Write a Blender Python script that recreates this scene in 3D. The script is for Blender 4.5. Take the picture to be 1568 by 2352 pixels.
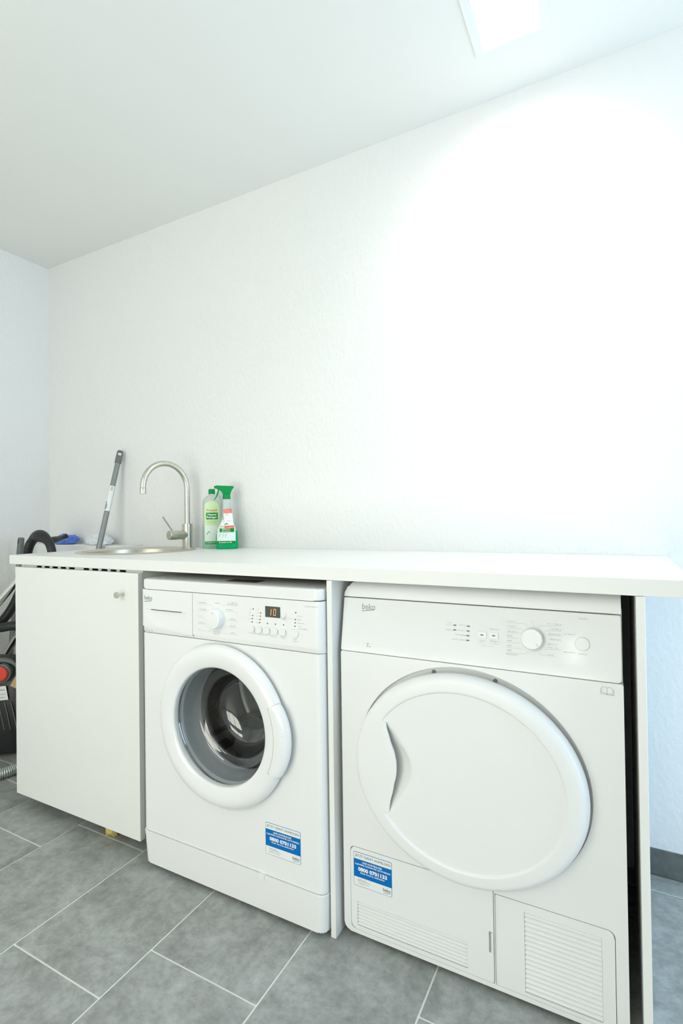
import bpy, bmesh, math, random
from mathutils import Vector, Matrix, noise

scene = bpy.context.scene
col = scene.collection
for o in list(bpy.data.objects):
    bpy.data.objects.remove(o, do_unlink=True)

# ------------------------------------------------------------------ camera
CAM = Vector((0.63449, -1.11386, 1.03013))
CR = Vector((0.883684, 0.467834, -0.013622))
CU = Vector((0.016812, -0.002644, 0.999855))
CF = Vector((-0.467731, 0.883802, 0.010202))
FPX = 1188.92          # focal length in pixels of the 1568 x 2352 frame
cam_d = bpy.data.cameras.new('camera')
cam_d.sensor_fit = 'VERTICAL'
cam_d.sensor_height = 36.0
cam_d.lens = FPX / 2352 * 36.0
cam_d.clip_start = 0.02
cam = bpy.data.objects.new('camera', cam_d)
col.objects.link(cam)
cam.matrix_world = Matrix(((CR.x, CU.x, -CF.x, CAM.x), (CR.y, CU.y, -CF.y, CAM.y), (CR.z, CU.z, -CF.z, CAM.z), (0, 0, 0, 1)))
scene.camera = cam

# ------------------------------------------------------------------ world, lights, exposure
scene.view_settings.view_transform = 'Standard'
scene.view_settings.look = 'None'
scene.view_settings.gamma = 1.0
scene.view_settings.use_curve_mapping = False
scene.view_settings.exposure = 0.15
world = bpy.data.worlds.new('sky')
scene.world = world
world.use_nodes = True
wn = world.node_tree
bg = wn.nodes['Background']
bg.inputs[0].default_value = (0.96, 1.0, 1.0, 1)
bg.inputs[1].default_value = 1.6

def area(name, loc, rot, sx, sy, power, color):
    d = bpy.data.lights.new(name, 'AREA')
    d.shape = 'RECTANGLE'; d.size = sx; d.size_y = sy; d.energy = power; d.color = color
    o = bpy.data.objects.new(name, d); col.objects.link(o)
    o.location = loc; o.rotation_euler = rot
    return o
# daylight that enters through the roof light, unseen glazing shaped for fill behind the camera and the window on the right
area('skylight_daylight', (0.3945, 0.202, 2.505), (0, 0, 0), 0.157, 0.444, 9, (1.0, 0.99, 0.96))
area('front_lower_fill_light', (-0.315, -2.43, 0.485), (math.radians(90), 0, 0), 1.77, 0.77, 17, (1.0, 0.955, 0.825))
area('front_upper_fill_light', (-0.315, -2.43, 1.74), (math.radians(90), 0, 0), 1.77, 0.82, 20, (1.0, 0.955, 0.825))
area('side_window_daylight', (2.33, 0.025, 1.10), (0, math.radians(90), 0), 2.1, 0.95, 40, (0.45, 0.70, 1.0))

# ------------------------------------------------------------------ photo pixel -> point on a surface
def ray(px, py):
    return CF + CR * ((px - 784) / FPX) - CU * ((py - 1176) / FPX)
def onY(px, py, y):
    d = ray(px, py); return CAM + d * ((y - CAM.y) / d.y)
def onP(px, py, p0, n):
    d = ray(px, py); return CAM + d * ((p0 - CAM).dot(n) / d.dot(n))

# ------------------------------------------------------------------ materials
def pm(name, color, rough=0.5, metal=0.0, spec=0.5, coat=0.0):
    m = bpy.data.materials.new(name); m.use_nodes = True
    b = m.node_tree.nodes['Principled BSDF']
    b.inputs['Base Color'].default_value = (*color, 1)
    b.inputs['Roughness'].default_value = rough
    b.inputs['Metallic'].default_value = metal
    b.inputs['Specular IOR Level'].default_value = spec
    b.inputs['Coat Weight'].default_value = coat
    b.inputs['Coat Roughness'].default_value = 0.1
    return m
def nodes(m):
    return m.node_tree.nodes, m.node_tree.links, m.node_tree.nodes['Principled BSDF']
def add_bump(m, scale, strength, dist=0.002, detail=3, stretch=(1, 1, 1)):
    N, L, b = nodes(m)
    g = N.new('ShaderNodeNewGeometry'); mp = N.new('ShaderNodeMapping'); mp.inputs['Scale'].default_value = stretch
    n = N.new('ShaderNodeTexNoise'); n.inputs['Scale'].default_value = scale; n.inputs['Detail'].default_value = detail
    bp = N.new('ShaderNodeBump'); bp.inputs['Strength'].default_value = strength; bp.inputs['Distance'].default_value = dist
    L.new(g.outputs['Position'], mp.inputs['Vector']); L.new(mp.outputs[0], n.inputs['Vector'])
    L.new(n.outputs['Fac'], bp.inputs['Height']); L.new(bp.outputs[0], b.inputs['Normal'])
def add_mottle(m, c1, c2, scale, detail=4, pos=(0.35, 0.65)):
    N, L, b = nodes(m)
    g = N.new('ShaderNodeNewGeometry')
    n = N.new('ShaderNodeTexNoise'); n.inputs['Scale'].default_value = scale; n.inputs['Detail'].default_value = detail
    r = N.new('ShaderNodeValToRGB'); r.color_ramp.elements[0].position = pos[0]; r.color_ramp.elements[1].position = pos[1]
    r.color_ramp.elements[0].color = (*c1, 1); r.color_ramp.elements[1].color = (*c2, 1)
    L.new(g.outputs['Position'], n.inputs['Vector']); L.new(n.outputs['Fac'], r.inputs[0]); L.new(r.outputs[0], b.inputs['Base Color'])

M = {}
M['wall'] = pm('wall_plaster', (0.845, 0.850, 0.840), 0.85, spec=0.2); add_bump(M['wall'], 70, 0.5, 0.004, 3, (1, 1, 0.55))
M['ceiling'] = pm('ceiling_paint', (0.87, 0.868, 0.835), 0.9, spec=0.2)
M['appliance'] = pm('white_enamel', (0.845, 0.855, 0.850), 0.25, spec=0.45)
M['plastic'] = pm('white_plastic', (0.845, 0.855, 0.850), 0.3, spec=0.4)
M['gloss'] = pm('glossy_white_plastic', (0.845, 0.855, 0.850), 0.09, spec=0.5)
M['laminate'] = pm('white_laminate', (0.845, 0.850, 0.825), 0.35, spec=0.4)
M['shelf'] = pm('cream_laminate_edge', (0.80, 0.81, 0.74), 0.4, spec=0.4)
M['dark'] = pm('black_plastic', (0.012, 0.013, 0.014), 0.4)
M['gap_shade'] = pm('painted_gap_shade', (0.02, 0.02, 0.02), 0.8)
M['blackrubber'] = pm('black_hose_rubber', (0.012, 0.014, 0.013), 0.45)
M['greyprint'] = pm('pale_grey_print', (0.60, 0.62, 0.60), 0.6)
M['midprint'] = pm('grey_print', (0.30, 0.33, 0.31), 0.6)
M['darkprint'] = pm('dark_print', (0.10, 0.13, 0.13), 0.6)
M['paper'] = pm('white_sticker_paper', (0.85, 0.87, 0.85), 0.5)
M['blue'] = pm('blue_print', (0.0, 0.155, 0.50), 0.6, spec=0.15)
M['whiteprint'] = pm('white_print', (0.88, 0.9, 0.9), 0.5)
M['yellow_led'] = pm('yellow_lamp', (0.95, 0.62, 0.12), 0.4)
M['steel'] = pm('brushed_steel', (0.66, 0.63, 0.55), 0.33, metal=1.0)
M['chrome'] = pm('chrome', (0.75, 0.74, 0.70), 0.12, metal=1.0)
M['greymetal'] = pm('grey_painted_metal', (0.26, 0.28, 0.27), 0.35, metal=0.4)
M['greyplastic'] = pm('grey_plastic', (0.14, 0.16, 0.15), 0.4)
M['silverhose'] = pm('silver_ribbed_hose', (0.42, 0.45, 0.44), 0.35, metal=0.6)
M['green'] = pm('green_plastic', (0.0, 0.27, 0.065), 0.4, spec=0.25)
M['red'] = pm('red_plastic', (0.75, 0.06, 0.04), 0.35)
M['redprint'] = pm('red_print', (0.80, 0.16, 0.10), 0.5)
M['orangeprint'] = pm('orange_print', (0.75, 0.22, 0.05), 0.5)
M['greenprint'] = pm('green_print', (0.0, 0.28, 0.03), 0.6, spec=0.15)
M['labelgreen'] = pm('pale_green_label', (0.66, 0.85, 0.50), 0.5)
M['labelwhite'] = pm('pale_mint_label', (0.80, 0.90, 0.84), 0.5)
M['tan'] = pm('tan_card', (0.55, 0.38, 0.20), 0.7)
M['bluecloth'] = pm('blue_cloth', (0.14, 0.26, 0.72), 0.9, spec=0.1); add_bump(M['bluecloth'], 400, 0.5, 0.001)
M['whitecloth'] = pm('white_cloth', (0.80, 0.84, 0.88), 0.9, spec=0.1); add_bump(M['whitecloth'], 400, 0.4, 0.001)
M['yellowcloth'] = pm('yellow_cloth', (0.62, 0.50, 0.16), 0.9, spec=0.1)
M['gasket'] = pm('grey_rubber_gasket', (0.44, 0.48, 0.50), 0.35)
M['drum'] = pm('drum_steel', (0.30, 0.29, 0.27), 0.35, metal=0.9)
M['darkcloth'] = pm('dark_laundry', (0.03, 0.03, 0.03), 0.95)
M['brown'] = pm('brown_label', (0.10, 0.055, 0.035), 0.5)
M['grout'] = pm('pale_grout', (0.80, 0.82, 0.76), 0.9, spec=0.2)
M['window_frame'] = pm('white_window_frame', (0.86, 0.88, 0.88), 0.4)
M['orange_led'] = pm('orange_segments', (0.9, 0.3, 0.1), 0.5)
nb = nodes(M['orange_led'])[2]; nb.inputs['Emission Color'].default_value = (1.0, 0.35, 0.12, 1); nb.inputs['Emission Strength'].default_value = 0.8
nb = nodes(M['yellow_led'])[2]; nb.inputs['Emission Color'].default_value = (1.0, 0.65, 0.15, 1); nb.inputs['Emission Strength'].default_value = 0.5

def clear(name, tint, gloss=0.08, rough=0.02):
    """thin clear sheet: passes light, mirrors a little at grazing angles"""
    m = bpy.data.materials.new(name); m.use_nodes = True
    N = m.node_tree.nodes; L = m.node_tree.links
    N.remove(N['Principled BSDF'])
    t = N.new('ShaderNodeBsdfTransparent'); t.inputs[0].default_value = (*tint, 1)
    g = N.new('ShaderNodeBsdfGlossy'); g.inputs['Roughness'].default_value = rough; g.inputs[0].default_value = (1, 1, 1, 1)
    lw = N.new('ShaderNodeLayerWeight'); lw.inputs[0].default_value = 0.5
    pw = N.new('ShaderNodeMath'); pw.operation = 'POWER'; pw.inputs[1].default_value = 4.0
    f = N.new('ShaderNodeMath'); f.operation = 'MULTIPLY_ADD'; f.inputs[1].default_value = 0.9; f.inputs[2].default_value = 0.06
    mx = N.new('ShaderNodeMixShader')
    L.new(lw.outputs['Facing'], pw.inputs[0]); L.new(pw.outputs[0], f.inputs[0])
    L.new(f.outputs[0], mx.inputs[0]); L.new(t.outputs[0], mx.inputs[1]); L.new(g.outputs[0], mx.inputs[2])
    L.new(mx.outputs[0], N['Material Output'].inputs[0])
    return m
M['glass'] = clear('clear_glass', (0.965, 0.97, 0.965)); M['bowlglass'] = clear('porthole_glass', (0.96, 0.97, 0.97), rough=0.0)
M['bowlglass'].node_tree.nodes['Math.001'].inputs[2].default_value = 0.11
M['clearplastic'] = clear('clear_bottle_plastic', (0.90, 0.95, 0.91))

def liquid(name, color, rough=0.15, trans=0.45):
    m = pm(name, color, rough)
    b = nodes(m)[2]
    b.inputs['Transmission Weight'].default_value = trans
    b.inputs['IOR'].default_value = 1.3
    return m
M['frosted'] = liquid('frosted_white_plastic', (0.72, 0.80, 0.74), 0.35, 0.35)
M['mintliquid'] = liquid('pale_green_liquid', (0.36, 0.68, 0.50), 0.3, 0.2)
M['greenliquid'] = liquid('bright_green_liquid', (0.0, 0.50, 0.17), 0.15, 0.3)

# slate-look floor tile
m = pm('grey_slate_tile', (0.2, 0.22, 0.21), 0.42, spec=0.35); M['tile'] = m
N, L, b = nodes(m)
g = N.new('ShaderNodeNewGeometry'); oi = N.new('ShaderNodeObjectInfo')
off = N.new('ShaderNodeVectorMath'); off.operation = 'SCALE'; off.inputs['Scale'].default_value = 7.0
cmb = N.new('ShaderNodeCombineXYZ'); L.new(oi.outputs['Random'], cmb.inputs[0]); L.new(oi.outputs['Random'], cmb.inputs[1])
L.new(cmb.outputs[0], off.inputs[0])
ad = N.new('ShaderNodeVectorMath'); ad.operation = 'ADD'; L.new(g.outputs['Position'], ad.inputs[0]); L.new(off.outputs[0], ad.inputs[1])
n1 = N.new('ShaderNodeTexNoise'); n1.inputs['Scale'].default_value = 7.0; n1.inputs['Detail'].default_value = 8; n1.inputs['Roughness'].default_value = 0.70; n1.inputs['Distortion'].default_value = 0.5
n2 = N.new('ShaderNodeTexNoise'); n2.inputs['Scale'].default_value = 38; n2.inputs['Detail'].default_value = 6; n2.inputs['Roughness'].default_value = 0.7
L.new(ad.outputs[0], n1.inputs['Vector']); L.new(ad.outputs[0], n2.inputs['Vector'])
r1 = N.new('ShaderNodeValToRGB'); r1.color_ramp.elements[0].position = 0.30; r1.color_ramp.elements[1].position = 0.66
r1.color_ramp.elements[0].color = (0.232, 0.242, 0.228, 1); r1.color_ramp.elements[1].color = (0.400, 0.418, 0.400, 1)
mx = N.new('ShaderNodeMix'); mx.data_type = 'RGBA'; mx.blend_type = 'OVERLAY'; mx.inputs['Factor'].default_value = 0.55
L.new(n1.outputs['Fac'], r1.inputs[0]); L.new(r1.outputs[0], mx.inputs['A']); L.new(n2.outputs['Fac'], mx.inputs['B'])
L.new(mx.outputs['Result'], b.inputs['Base Color'])
bp = N.new('ShaderNodeBump'); bp.inputs['Strength'].default_value = 0.25; bp.inputs['Distance'].default_value = 0.002
L.new(n1.outputs['Fac'], bp.inputs['Height']); L.new(bp.outputs[0], b.inputs['Normal'])

M['tile_dark'] = M['tile'].copy(); M['tile_dark'].name = 'darker_tile_skirting'  # floor tile material copied with a darker colour ramp
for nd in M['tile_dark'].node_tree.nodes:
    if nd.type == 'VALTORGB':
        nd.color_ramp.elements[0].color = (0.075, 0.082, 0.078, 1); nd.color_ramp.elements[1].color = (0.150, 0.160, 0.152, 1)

# ------------------------------------------------------------------ building helpers
IDENT = Matrix.Identity(4)
def to_mesh(name, bm, smooth):
    bmesh.ops.recalc_face_normals(bm, faces=bm.faces[:])
    me = bpy.data.meshes.new(name); bm.to_mesh(me); bm.free()
    if smooth:
        me.shade_smooth()
        if smooth is not True:
            try: me.set_sharp_from_angle(angle=math.radians(smooth))
            except Exception: pass
    return me
def even(o):
    md = o.modifiers.new('even_shading', 'WEIGHTED_NORMAL'); md.keep_sharp = True; md.weight = 100
def part(name, bm, mat, parent, smooth=40, label=None, kind=None):
    """a mesh in world coordinates, child of a thing or of a part"""
    me = to_mesh(name, bm, smooth); me.materials.append(M[mat] if isinstance(mat, str) else mat)
    o = bpy.data.objects.new(name, me); col.objects.link(o)
    if smooth and smooth is not True and smooth <= 40: even(o)
    if parent is not None:
        o.parent = parent
        o.matrix_parent_inverse = Matrix.Translation(-Vector(parent.get('_o', (0, 0, 0))))
    if label: o['label'] = label
    if kind: o['kind'] = kind
    return o
def tag(o, label, cat, group=None, kind=None):
    o['label'] = label; o['category'] = cat
    if group: o['group'] = group
    if kind: o['kind'] = kind
ROOTS = []
def thing(name, loc, label, cat, group=None):
    o = bpy.data.objects.new(name, None); col.objects.link(o)
    o.location = loc; o.empty_display_size = 0.05
    o['_o'] = tuple(loc); ROOTS.append(o)
    tag(o, label, cat, group)
    return o
def top(name, bm, mat, label, cat, smooth=40, group=None):
    """a thing that is a single mesh; its origin goes to the middle of its base"""
    xs = [v.co.x for v in bm.verts]; ys = [v.co.y for v in bm.verts]; zs = [v.co.z for v in bm.verts]
    c = Vector(((min(xs) + max(xs)) / 2, (min(ys) + max(ys)) / 2, min(zs)))
    bmesh.ops.translate(bm, verts=bm.verts, vec=-c)
    o = part(name, bm, mat, None, smooth); o.location = c
    tag(o, label, cat, group)
    return o
def struct(name, bm, mat, label, smooth=False):
    o = part(name, bm, mat, None, smooth); o['kind'] = 'structure'; o['label'] = label
    return o
def box(bm, x0, x1, y0, y1, z0, z1, bev=0, seg=2):
    n0 = len(bm.verts)
    v = [bm.verts.new(p) for p in ((x0, y0, z0), (x1, y0, z0), (x1, y1, z0), (x0, y1, z0), (x0, y0, z1), (x1, y0, z1), (x1, y1, z1), (x0, y1, z1))]
    fs = [bm.faces.new([v[i] for i in q]) for q in ((0, 3, 2, 1), (4, 5, 6, 7), (0, 1, 5, 4), (1, 2, 6, 5), (2, 3, 7, 6), (3, 0, 4, 7))]
    if bev:
        es = list({e for f in fs for e in f.edges})
        bmesh.ops.bevel(bm, geom=es, offset=bev, segments=seg, profile=0.5, affect='EDGES')
    return bm
def nb_():
    return bmesh.new()
def bx(*a, **k):
    return box(bmesh.new(), *a, **k)
def prism(bm, poly, a0, a1, fn):
    """extrude a 2-D outline; fn(u, v, a) gives the world point"""
    A = [bm.verts.new(fn(u, v, a0)) for u, v in poly]; B = [bm.verts.new(fn(u, v, a1)) for u, v in poly]
    fa = bm.faces.new(A); fb = bm.faces.new(B[::-1]); n = len(poly)
    for i in range(n):
        j = (i + 1) % n; bm.faces.new((A[j], A[i], B[i], B[j]))
    return fa, fb
XZ = lambda u, v, a: (u, a, v)          # outline in the x-z plane, extruded along y
XY = lambda u, v, a: (u, v, a)
def rr(x0, x1, z0, z1, r, n=5):
    """rounded rectangle; r is one radius or (bl, br, tr, tl)"""
    if not isinstance(r, (tuple, list)): r = (r,) * 4
    out = []
    for (cx, cz, a, q) in ((x0 + r[0], z0 + r[0], 180, r[0]), (x1 - r[1], z0 + r[1], 270, r[1]), (x1 - r[2], z1 - r[2], 0, r[2]), (x0 + r[3], z1 - r[3], 90, r[3])):
        if q < 1e-6: out.append((cx, cz)); continue
        for i in range(n + 1):
            t = math.radians(a + 90 * i / n); out.append((cx + q * math.cos(t), cz + q * math.sin(t)))
    return out
def bevel_front(bm, face, off, seg=3):
    bmesh.ops.bevel(bm, geom=list(face.edges), offset=off, segments=seg, profile=0.5, affect='EDGES')
def lathe(bm, prof, fn, seg=64, a0=0.0, a1=2 * math.pi, close=False):
    """prof: (radius, height) list; fn(r, angle, h) gives the world point"""
    full = abs(a1 - a0 - 2 * math.pi) < 1e-6
    n = seg if full else seg + 1
    rows = []
    for k in range(n):
        a = a0 + (a1 - a0) * k / seg
        rows.append([bm.verts.new(fn(r, a, h)) for r, h in prof])
    m_ = len(prof)
    for k in range(n if full else n - 1):
        A = rows[k]; B = rows[(k + 1) % n]
        for i in range(m_ if close else m_ - 1):
            j = (i + 1) % m_
            try: bm.faces.new((A[i], A[j], B[j], B[i]))
            except ValueError: pass
    if not full and close:
        bm.faces.new(rows[0]); bm.faces.new(rows[-1][::-1])
    return rows
def weld(bm, d=1e-5):
    bmesh.ops.remove_doubles(bm, verts=bm.verts[:], dist=d)
def yax(cx, cz):
    return lambda r, a, h: (cx + r * math.cos(a), h, cz + r * math.sin(a))
def zax(cx, cy):
    return lambda r, a, h: (cx + r * math.cos(a), cy + r * math.sin(a), h)
def frame_ax(o, d):
    d = Vector(d).normalized(); t = Vector((0, 0, 1)) if abs(d.z) < 0.9 else Vector((1, 0, 0))
    u = d.cross(t).normalized(); v = d.cross(u); o = Vector(o)
    return lambda r, a, h: o + u * (r * math.cos(a)) + v * (r * math.sin(a)) + d * h
def spline(pts, n=8):
    P = [Vector(p) for p in pts]; out = []
    for i in range(len(P) - 1):
        p0 = P[max(i - 1, 0)]; p1 = P[i]; p2 = P[i + 1]; p3 = P[min(i + 2, len(P) - 1)]
        for k in range(n):
            t = k / n
            out.append(0.5 * ((2 * p1) + (p2 - p0) * t + (2 * p0 - 5 * p1 + 4 * p2 - p3) * t * t + (3 * p1 - p0 - 3 * p2 + p3) * t ** 3))
    out.append(P[-1]); return out
def tube(bm, pts, rad, seg=16, cap=True):
    P = [Vector(p) for p in pts]; n = len(P)
    T = [(P[min(i + 1, n - 1)] - P[max(i - 1, 0)]).normalized() for i in range(n)]
    u = T[0].orthogonal().normalized(); rows = []
    for i in range(n):
        u = (u - T[i] * u.dot(T[i])).normalized(); v = T[i].cross(u)
        r = rad(i / (n - 1)) if callable(rad) else (rad[i] if isinstance(rad, (list, tuple)) else rad)
        rows.append([bm.verts.new(P[i] + (u * math.cos(2 * math.pi * k / seg) + v * math.sin(2 * math.pi * k / seg)) * r) for k in range(seg)])
    for i in range(n - 1):
        for k in range(seg):
            j = (k + 1) % seg; bm.faces.new((rows[i][k], rows[i][j], rows[i + 1][j], rows[i + 1][k]))
    if cap:
        bm.faces.new(rows[0][::-1]); bm.faces.new(rows[-1])
def ribbed(bm, pts, r, rib, pitch, seg=16):
    """corrugated hose along a path"""
    P = [Vector(p) for p in pts]; L_ = [0.0]
    for i in range(1, len(P)): L_.append(L_[-1] + (P[i] - P[i - 1]).length)
    def at(s):
        for i in range(1, len(P)):
            if s <= L_[i] or i == len(P) - 1:
                t = (s - L_[i - 1]) / max(1e-9, L_[i] - L_[i - 1]); return P[i - 1].lerp(P[i], min(1, t))
    k = max(2, int(L_[-1] / pitch)); q = []; rd = []
    for i in range(k):
        for f_, h in ((0.0, 0), (0.3, 1), (0.6, 1), (0.9, 0)):
            q.append(at(L_[-1] * (i + f_) / k)); rd.append(r + rib * h)
    tube(bm, q, rd, seg)
def cut(o, cbm):
    """boolean difference, baked"""
    bmesh.ops.recalc_face_normals(cbm, faces=cbm.faces[:])
    me = bpy.data.meshes.new('cutter'); cbm.to_mesh(me); cbm.free()
    c = bpy.data.objects.new('cutter', me); col.objects.link(c)
    o.modifiers.clear()
    md = o.modifiers.new('cut', 'BOOLEAN'); md.operation = 'DIFFERENCE'; md.object = c; md.solver = 'EXACT'
    dg = bpy.context.evaluated_depsgraph_get(); dg.update()
    new = bpy.data.meshes.new_from_object(o.evaluated_get(dg))
    o.modifiers.clear(); o.data = new
    bpy.data.objects.remove(c, do_unlink=True)
    new.shade_smooth()
    new.set_sharp_from_angle(angle=math.radians(35)); even(o)
_tc = {}
def glyphs(s, bold):
    k = (s, bold)
    if k not in _tc:
        c = bpy.data.curves.new('t', 'FONT'); c.body = s; c.size = 1.0; c.offset = bold; c.resolution_u = 3
        o = bpy.data.objects.new('t', c); col.objects.link(o)
        dg = bpy.context.evaluated_depsgraph_get(); dg.update()
        me = bpy.data.meshes.new_from_object(o.evaluated_get(dg))
        bpy.data.objects.remove(o, do_unlink=True)
        vs = [(v.co.x, v.co.y) for v in me.vertices]; fs = [tuple(p.vertices) for p in me.polygons]
        _tc[k] = (vs, fs)
    return _tc[k]
def text(bm, s, u0, u1, v0, v1, fn, bold=0.0):
    """flat lettering that fills the box u0..u1, v0..v1; fn(u, v) gives the world point"""
    vs, fs = glyphs(s, bold)
    ax = min(v[0] for v in vs); bx_ = max(v[0] for v in vs); ay = min(v[1] for v in vs); by = max(v[1] for v in vs)
    V = [bm.verts.new(fn(u0 + (x - ax) / (bx_ - ax) * (u1 - u0), v0 + (y - ay) / (by - ay) * (v1 - v0))) for x, y in vs]
    for f_ in fs:
        try: bm.faces.new([V[i] for i in f_])
        except ValueError: pass
def quad(bm, u0, u1, v0, v1, fn):
    bm.faces.new([bm.verts.new(fn(u, v)) for u, v in ((u0, v0), (u1, v0), (u1, v1), (u0, v1))])
def seg2(bm, a, b_, w, fn):
    a = Vector(a); b_ = Vector(b_); d = (b_ - a).normalized(); n = Vector((-d.y, d.x)) * (w / 2)
    bm.faces.new([bm.verts.new(fn(p.x, p.y)) for p in (a - n, b_ - n, b_ + n, a + n)])
def smudge(bm, u0, u1, v, h, fn, rnd):
    """print too small to read: a row of tiny strokes"""
    u = u0
    while u < u1 - h * 0.3:
        w = h * rnd.choice((0.35, 0.5, 0.6)); k = rnd.random(); hh = h * rnd.choice((0.7, 0.7, 1.0))
        if k < 0.12: u += h * 0.4; continue
        seg2(bm, (u + h * 0.1, v), (u + h * 0.1, v + hh), h * 0.17, fn)
        if k > 0.35: seg2(bm, (u + h * 0.1, v + h * 0.68), (u + w, v + h * 0.68), h * 0.15, fn)
        if k > 0.5: seg2(bm, (u + w, v), (u + w, v + h * 0.7), h * 0.15, fn)
        if k > 0.75: seg2(bm, (u + h * 0.1, v + h * 0.08), (u + w, v + h * 0.08), h * 0.15, fn)
        u += w + h * 0.28
def disc(bm, u, v, r, fn, n=14):
    bm.faces.new([bm.verts.new(fn(u + r * math.cos(2 * math.pi * i / n), v + r * math.sin(2 * math.pi * i / n))) for i in range(n)])
def words(name, s_, u0, u1, v0, v1, fn, mat, parent, bold=0.0):
    bm = bmesh.new(); text(bm, s_, u0, u1, v0, v1, fn, bold); return part(name, bm, mat, parent, False, kind='stuff')
def flat(y):
    return lambda u, v: (u, y, v)

# ------------------------------------------------------------------ the room
XL, XR_, YB, YF, H = -2.061, 2.25, 0.6175, -2.35, 2.3958
WT0, WT1 = 0.875, 0.9077           # worktop underside and top
T = 0.10

# floor: pale grout bed, each tile its own piece
floor = struct('floor', bx(XL - T, XR_ + T, YF - T, YB + T, -0.10, -0.0022), 'grout', 'pale grout bed under the grey floor tiles')
PT, X1, GR = 0.3128, -0.9933, 0.0046
phase = {-2: 0.094, -1: -0.106, 0: 0.0234, 1: -0.368, 2: -0.2274, 3: 0.17, 4: -0.094}
rnd = random.Random(4)
TL = PT * 2
tile_cache = {}
for k in range(-5, 12):
    x0 = X1 + k * PT + GR / 2; x1 = X1 + (k + 1) * PT - GR / 2
    x0 = max(x0, XL + 0.003); x1 = min(x1, XR_ - 0.003)
    if x1 - x0 < 0.02: continue
    ph = phase.get(k, rnd.uniform(-0.3, 0.3))
    for j in range(-6, 4):
        y0 = ph + j * TL + GR / 2; y1 = ph + (j + 1) * TL - GR / 2
        y0 = max(y0, YF + 0.003); y1 = min(y1, YB - 0.003)
        if y1 - y0 < 0.02: continue
        key = (round(x1 - x0, 4), round(y1 - y0, 4))
        if key not in tile_cache:
            w, l = key
            me = to_mesh('tile', bx(-w / 2, w / 2, -l / 2, l / 2, -0.009, 0, bev=0.0009, seg=1), False)
            me.materials.append(M['tile']); tile_cache[key] = me
        o = bpy.data.objects.new('tile', tile_cache[key]); col.objects.link(o)
        o.location = ((x0 + x1) / 2, (y0 + y1) / 2, -rnd.uniform(0, 0.0004)); o.parent = floor

struct('wall_back', bx(XL - T, XR_ + T, YB, YB + T, -0.1, H + 0.25), 'wall', 'white textured plaster wall behind the worktop')
struct('wall_left', bx(XL - T, XL, YF - T, YB, -0.1, H + 0.25), 'wall', 'white textured plaster wall beside the vacuum cleaner')
# front wall behind the camera; its glazing is shaped for fill light and fascia reflections
def holed_wall(fn, u0, u1, v0, v1, hu0, hu1, hv0, hv1):
    bm = nb_()
    for (a, b_, c, d) in ((u0, hu0, v0, v1), (hu1, u1, v0, v1), (hu0, hu1, v0, hv0), (hu0, hu1, hv1, v1)):
        fn(bm, a, b_, c, d)
    return bm
area('reflection_pane_light', (0.395, -2.43, 1.0), (math.radians(90), 0, 0), 0.10, 0.2, 0.35, (1.0, 0.97, 0.9))  # added light behind the pane that is mirrored in the dryer fascia
bm = nb_()
for (a, b_, c, d) in ((XL, -1.25, -0.1, H + 0.25), (0.62, XR_ + T, -0.1, H + 0.25), (-1.25, 0.62, -0.1, 0.05), (-1.25, 0.62, 2.20, H + 0.25), (-1.25, 0.34, 0.92, 1.28), (0.45, 0.62, 0.92, 1.28), (0.34, 0.45, 1.10, 1.28), (0.34, 0.45, 0.92, 0.925)):  # solid band between the glazing keeps it out of the fascia reflection
    box(bm, a, b_, YF - T, YF, c, d)
struct('wall_front', bm, 'wall', 'white plaster wall with added fill-light glazing facing the worktop')
struct('wall_right', holed_wall(lambda bm, a, b_, c, d: box(bm, XR_, XR_ + T, a, b_, c, d), YF, YB, -0.1, H + 0.25, -0.45, 0.5, 0.05, 2.15), 'wall', 'white plaster wall with a side window')
# ceiling with the roof light opening
SX0, SX1, SY0, SY1 = 0.316, 0.473, -0.02, 0.424
bm = nb_()
for (a, b_, c, d) in ((XL, SX0, YF, YB), (SX1, XR_, YF, YB), (SX0, SX1, YF, SY0), (SX0, SX1, SY1, YB)):
    box(bm, a, b_, c, d, H, H + 0.14)
struct('ceiling', bm, 'ceiling', 'plain white ceiling with a small roof light')

def window(name, fnbox, u0, u1, v0, v1, w, label, mull=0):
    bm = nb_()
    for (a, b_, c, d) in ((u0, u0 + w, v0, v1), (u1 - w, u1, v0, v1), (u0 + w, u1 - w, v0, v0 + w), (u0 + w, u1 - w, v1 - w, v1)):
        fnbox(bm, a, b_, c, d, 0)
    for i in range(mull):
        m_ = u0 + (u1 - u0) * (i + 1) / (mull + 1); fnbox(bm, m_ - w / 2, m_ + w / 2, v0 + w, v1 - w, 0)
    o = struct(name, bm, 'window_frame', label)
    bm = nb_(); fnbox(bm, u0 + w * 0.9, u1 - w * 0.9, v0 + w * 0.9, v1 - w * 0.9, 1)
    part('pane', bm, 'glass', o, False)
    return o
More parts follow.
